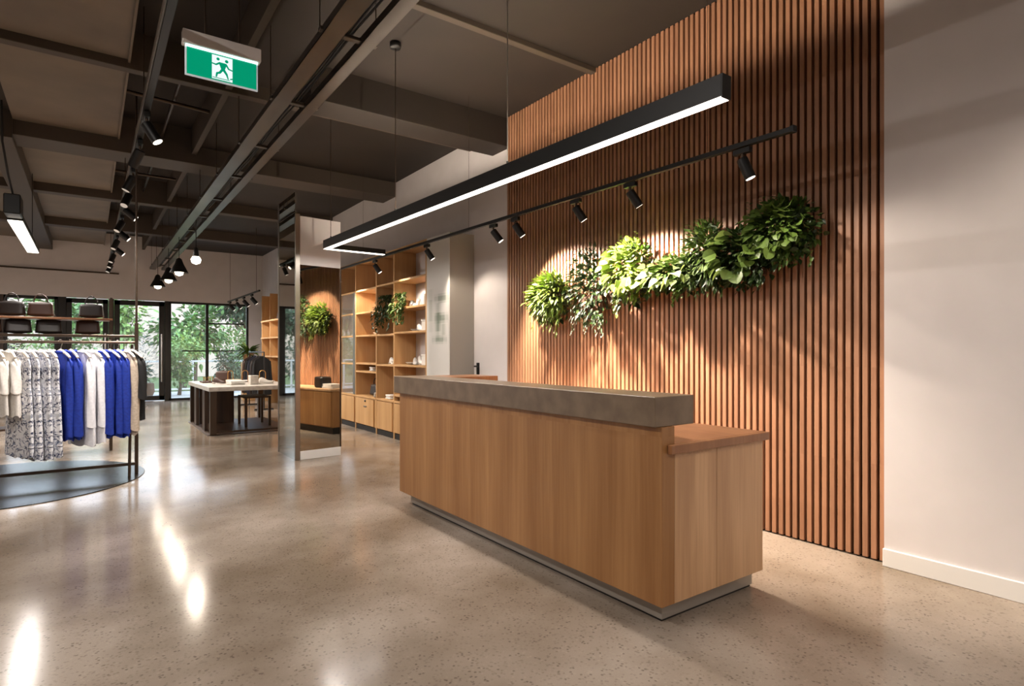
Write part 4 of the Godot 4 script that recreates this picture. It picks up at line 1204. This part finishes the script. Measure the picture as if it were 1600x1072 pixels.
# ---------------------------------------------------------------- far right corner
func far_corner() -> void:
	var t := thing("far_shelf", "slim oak wall shelf with open bays in the far right corner", "shelving", Vector3(3.67, 0, -15.2))
	for z in [0.9, -0.35, -1.2]:
		put("upright", Geo.new().span(Vector3(0, 0, z), Vector3(0.357, 2.75, z + 0.03), 0.002).done(), M.shelf, t)
	for y in [0.5, 1.15, 1.62, 2.05]:
		put("shelf", Geo.new().span(Vector3(-0.03, y, -1.16), Vector3(0.357, y + 0.035, 0.9), 0.002).done(), M.shelf, t)
	put("back_panel", Geo.new().span(Vector3(0.33, 0.1, -1.2), Vector3(0.357, 2.75, 0.9)).done(), M.shelf, t)
	small("cube", "white box on the top shelf in the far right corner", Vector3(3.80, 2.086, -15.6))
	small("bag", "brown bag on the top shelf in the far right corner", Vector3(3.80, 2.086, -15.1))
	small("jar", "tall white jar on the second shelf in the far right corner", Vector3(3.80, 1.656, -15.7))
	var k := thing("ceiling_track", "thin black lighting track with four heads by the far right corner", "track", Vector3(3.0, 2.62, -15.4))
	put("rail", Geo.new().box(Vector3(0, 0, 0), Vector3(0.034, 0.034, 3.6), 0.003).done(), M.black, k)
	for z in [-1.5, 1.5]:
		put("hanger_rod", Geo.new().rod(Vector3(0, 0.017, z), Vector3(0, CEIL - 2.62, z), 0.004, 5).done(), M.bronze, k)
	for i in 4:
		head("track_spotlight", "%s black spotlight from the glass front on the far right track" % ["first", "second", "third", "fourth"][i], Vector3(3.0, 2.602, -16.9 + i * 0.85), Vector3(3.9, 1.4, -16.7 + i * 0.85), 45.0, 1.5, "spotlights on the far right track", NEUT, 2.0, 1.3)
	# plant on a stand
	var p := thing("potted_plant", "green arching plant in a tan pot by the far right corner", "plant", Vector3(3.45, 0, -16.95))
	put("stand", Geo.new().box(Vector3(0, 0.5, 0), Vector3(0.30, 1.0, 0.30), 0.004).done(), M.shelf, p)
	put("pot", Geo.new().lathe([Vector2(0, 1.001), Vector2(0.10, 1.001), Vector2(0.15, 1.25), Vector2(0.14, 1.25), Vector2(0, 1.2)], 18).done(), M.tan_pot, p)
	var xf := []
	var tn := []
	for i in 90:
		var a := rnd(0, TAU)
		xf.append(pose(Vector3(cos(a) * 0.07, 1.22 + rnd(0, 0.18), sin(a) * 0.07), Vector3(cos(a), rnd(-0.5, 1.1), sin(a)), rnd(0.2, 0.36)))
		tn.append(tint(0.6, 1.15))
	copies("foliage", leaf_mesh("slim"), M.leaf_mid, p, xf, tn)
	# second rail with dark coats
	var r := thing("coat_rail", "low black clothes rail of dark coats behind the display table", "clothes rack", Vector3(3.15, 0, -14.6))
	for z in [-0.75, 0.75]:
		put("post", Geo.new().rod(Vector3(0, 0, z), Vector3(0, 1.28, z), 0.014, 8).done(), M.black, r)
		put("foot", Geo.new().box(Vector3(0, 0.015, z), Vector3(0.4, 0.03, 0.04), 0.003).done(), M.black, r)
	put("rail", Geo.new().rod(Vector3(0, 1.28, -0.75), Vector3(0, 1.28, 0.75), 0.012, 8).done(), M.black, r)
	var od := ["nearest", "second", "third", "fourth", "farthest"]
	for i in 5:
		var at := Vector3(3.15, 1.27, -14.05 - i * 0.27)
		garment("dark_coat", "%s dark coat on the low rail behind the display table" % od[i], "coat", at, 0.25, [M.black_cloth, M.leather_dark, M.navy_cloth, M.black_cloth, M.leather][i], 0.85, 1.05, 0.55, "dark coats on the low rail")


# ---------------------------------------------------------------- outside
func shrub(called: String, label: String, cat: String, at: Vector3, r: Vector3, h: float, n: int, size: float, m: Material, group := "") -> void:
	var t := thing(called, label, cat, at, 0.0, group)
	var g := Geo.new()
	g.sweep([Vector3.ZERO, Vector3(0.04, h * 0.5, 0.02), Vector3(0, h, 0)], [0.03 + r.x * 0.05, 0.02 + r.x * 0.035, 0.02], 8)
	for i in 6:
		var a := TAU * i / 6.0 + rnd(-0.3, 0.3)
		g.rod(Vector3(0.03, h * 0.65, 0.01), Vector3(cos(a) * r.x * 0.7, h + rnd(-0.3, 0.5) * r.y, sin(a) * r.z * 0.7), 0.015 + r.x * 0.01, 6, 0.006)
	put("trunk" if cat == "tree" else "stem", g.done(), M.bark, t)
	var xf := []
	var tn := []
	var cl := []
	for i in 16:
		var d := Vector3(rng.randfn(), rng.randfn(), rng.randfn()).normalized() * pow(rng.randf(), 0.4)
		cl.append(d * 0.75)
	for i in n:
		var d: Vector3 = cl[i % 16] + Vector3(rng.randfn(), rng.randfn(), rng.randfn()) * 0.19
		var p := Vector3(0, h, 0) + d * r
		if p.y < 0.03: p.y = rnd(0.03, 0.2)
		xf.append(pose(p, d + Vector3(rnd(-0.6, 0.6), rnd(-0.7, 0.3), rnd(-0.6, 0.6)), size * rnd(0.7, 1.3), rnd(-0.8, 0.8)))
		tn.append(tint(0.55, 1.2))
	copies("foliage", leaf_mesh("plain"), m, t, xf, tn)

func garden() -> void:
	var gd := put("ground", Geo.new().span(Vector3(-30, -0.2, -60), Vector3(40, -0.02, ZF - 0.2)).done(), spotted(cloud(Color(0.62, 0.60, 0.57), Color(0.74, 0.72, 0.69), 0.03, 33), mat(Color.WHITE, 0.8), 2.0), self)
	gd.set_meta("kind", "structure")
	var lawn := put("lawn", Geo.new().span(Vector3(-30, -0.019, -60), Vector3(40, 0.0, -22.2)).done(), mat(Color(0.33, 0.40, 0.20), 0.9), self)
	lawn.set_meta("kind", "structure")
	# pale rendered wall beyond
	var w := thing("garden_wall", "pale pinkish rendered wall beyond the garden", "wall", Vector3(2, 0, -34))
	put("render", Geo.new().box(Vector3(0, 2.0, 0), Vector3(44, 4.0, 0.3), 0.02).done(), mat(Color(0.80, 0.71, 0.64), 0.9), w)
	put("coping", Geo.new().box(Vector3(0, 4.06, 0), Vector3(44.2, 0.12, 0.42), 0.01).done(), mat(Color(0.85, 0.83, 0.8), 0.8), w)
	var rl := thing("railing", "white metal railing across the terrace outside the glass front", "railing", Vector3(1.2, -0.02, -21.4))
	for y in [0.12, 1.0]:
		put("rail", Geo.new().box(Vector3(0, y, 0), Vector3(12, 0.05, 0.05), 0.005).done(), M.white, rl)
	for i in 9:
		put("post", Geo.new().box(Vector3(-6 + i * 1.5, 0.5, 0), Vector3(0.05, 1.0, 0.05), 0.004).done(), M.white, rl)
	var B := "shrubs outside the glass front"
	var T := "trees outside the glass front"
	var sh := [
		["dense round shrub directly outside the left pane of the two pane window", Vector3(2.2, -0.02, -20.3), Vector3(0.55, 0.55, 0.5), 0.75, 700, "out_mid"],
		["low dark shrub outside the glass door", Vector3(0.9, -0.02, -20.6), Vector3(0.6, 0.5, 0.5), 0.6, 600, "out_dark"],
		["bright leafy shrub behind the white railing right of the door", Vector3(2.6, -0.02, -22.6), Vector3(0.8, 0.8, 0.7), 1.3, 900, "out_bright"],
		["dark shrub outside the right pane of the two pane window", Vector3(3.7, -0.02, -21.0), Vector3(0.6, 0.6, 0.5), 0.8, 700, "out_dark"],
		["mid green shrub behind the railing outside the right pane", Vector3(4.4, -0.02, -23.0), Vector3(0.9, 0.9, 0.8), 1.4, 900, "out_mid"],
		["leafy shrub outside the left door leaf", Vector3(-0.5, -0.02, -22.4), Vector3(0.9, 0.9, 0.7), 1.2, 900, "out_mid"],
		["broad dark shrub outside the far left window", Vector3(-2.4, -0.02, -22.5), Vector3(1.0, 0.9, 0.8), 1.1, 900, "out_dark"],
		["pale shrub between the door and the far left window", Vector3(-1.4, -0.02, -24.5), Vector3(0.9, 0.9, 0.8), 1.3, 700, "out_bright"]]
	for s in sh:
		shrub("shrub", s[0], "shrub", s[1], s[2], s[3], s[4], 0.13, M[s[5]], B)
	var tr := [
		["bushy light green tree seen through the two pane window", Vector3(3.4, -0.02, -26.5), Vector3(1.5, 1.2, 1.3), 2.2, 1500, "out_mid"],
		["dark tree rising behind the right pane", Vector3(5.4, -0.02, -27.5), Vector3(1.4, 1.5, 1.2), 3.4, 1500, "out_dark"],
		["thin pale tree seen through the glass door", Vector3(1.0, -0.02, -27.0), Vector3(1.0, 1.2, 1.0), 2.6, 1000, "out_bright"],
		["broad tree seen through the left door leaf", Vector3(-1.0, -0.02, -28.5), Vector3(1.5, 1.3, 1.2), 2.8, 1300, "out_mid"],
		["dark tree at the far left beyond the bag shelf", Vector3(-3.8, -0.02, -28.0), Vector3(1.6, 1.4, 1.3), 3.0, 1300, "out_dark"]]
	for s in tr:
		shrub("tree", s[0], "tree", s[1], s[2], s[3], s[4], 0.24, M[s[5]], T)
	# topiary in a dark pot by the door
	var p := thing("potted_conifer", "slim dark conifer in a round brown pot outside the glass door", "plant", Vector3(1.25, -0.02, -19.3))
	put("pot", Geo.new().lathe([Vector2(0, 0), Vector2(0.16, 0), Vector2(0.24, 0.2), Vector2(0.22, 0.42), Vector2(0.19, 0.44), Vector2(0, 0.4)], 20).done(), M.terracotta, p)
	var xf := []
	var tn := []
	for i in 500:
		var y := rnd(0.42, 1.75)
		var a := rnd(0, TAU)
		var rr := 0.24 * (1.0 - pow((y - 0.9) / 0.9, 2)) + 0.03
		xf.append(pose(Vector3(cos(a) * rr, y, sin(a) * rr), Vector3(cos(a), 0.5, sin(a)), rnd(0.07, 0.13)))
		tn.append(tint(0.55, 1.1))
	copies("foliage", leaf_mesh("slim"), M.leaf_dark, p, xf, tn)


# ---------------------------------------------------------------- unseen lamps: the wall spotlight, and linear lamps added as fill
func off_frame_lamps() -> void:
	head("track_spotlight", "black spotlight beside the plain white wall, out of the picture on the right", Vector3(3.0, 2.9, -0.1), Vector3(3.92, 0.5, -0.4), 64.0, 0.75, "spotlights on the wall track")
	var k := thing("ceiling_track", "short black track carrying the spotlight beside the plain white wall", "track", Vector3(3.0, 2.918, -0.1))
	put("rail", Geo.new().box(Vector3.ZERO, Vector3(0.034, 0.034, 0.4), 0.003).done(), M.black, k)
	for z in [-0.15, 0.15]:
		put("wire", Geo.new().rod(Vector3(0, 0.017, z), Vector3(0, CEIL - 2.918, z), 0.002, 5).done(), M.bronze, k)
	var n := ["unseen linear lamp added as fill over the floor left of the camera", "unseen linear lamp added as fill behind the camera", "unseen linear lamp added as fill further left over the shop floor"]
	var ps := [Vector3(-1.6, 3.7, -2.85), Vector3(1.2, 2.9, 1.6), Vector3(-4.1, 2.9, -12.2)]
	for i in 3:  # fill lamps added to brighten the room, none of them in view
		var l := thing("linear_lamp", n[i], "ceiling lamp", ps[i])
		put("housing", Geo.new().span(Vector3(-0.06, 0.012, -1.25), Vector3(0.06, 0.08, 1.25), 0.004).done(), M.black, l)
		put("diffuser", Geo.new().span(Vector3(-0.05, 0.0, -1.24), Vector3(0.05, 0.011, 1.24)).done(), glow(Color(1, 0.95, 0.88), 5.0), l)
		put("wire", Geo.new().rod(Vector3(0, 0.08, -1), Vector3(0, 3.965 - ps[i].y, -1), 0.003, 5).rod(Vector3(0, 0.08, 1), Vector3(0, 3.965 - ps[i].y, 1), 0.003, 5).done(), M.bronze, l)
		area("lamp", Vector3(0, -0.006, 0), Basis(Vector3.RIGHT, -PI / 2), Vector2(0.1, 2.5), NEUT, [14.5, 7.5, 28.0][i], l)
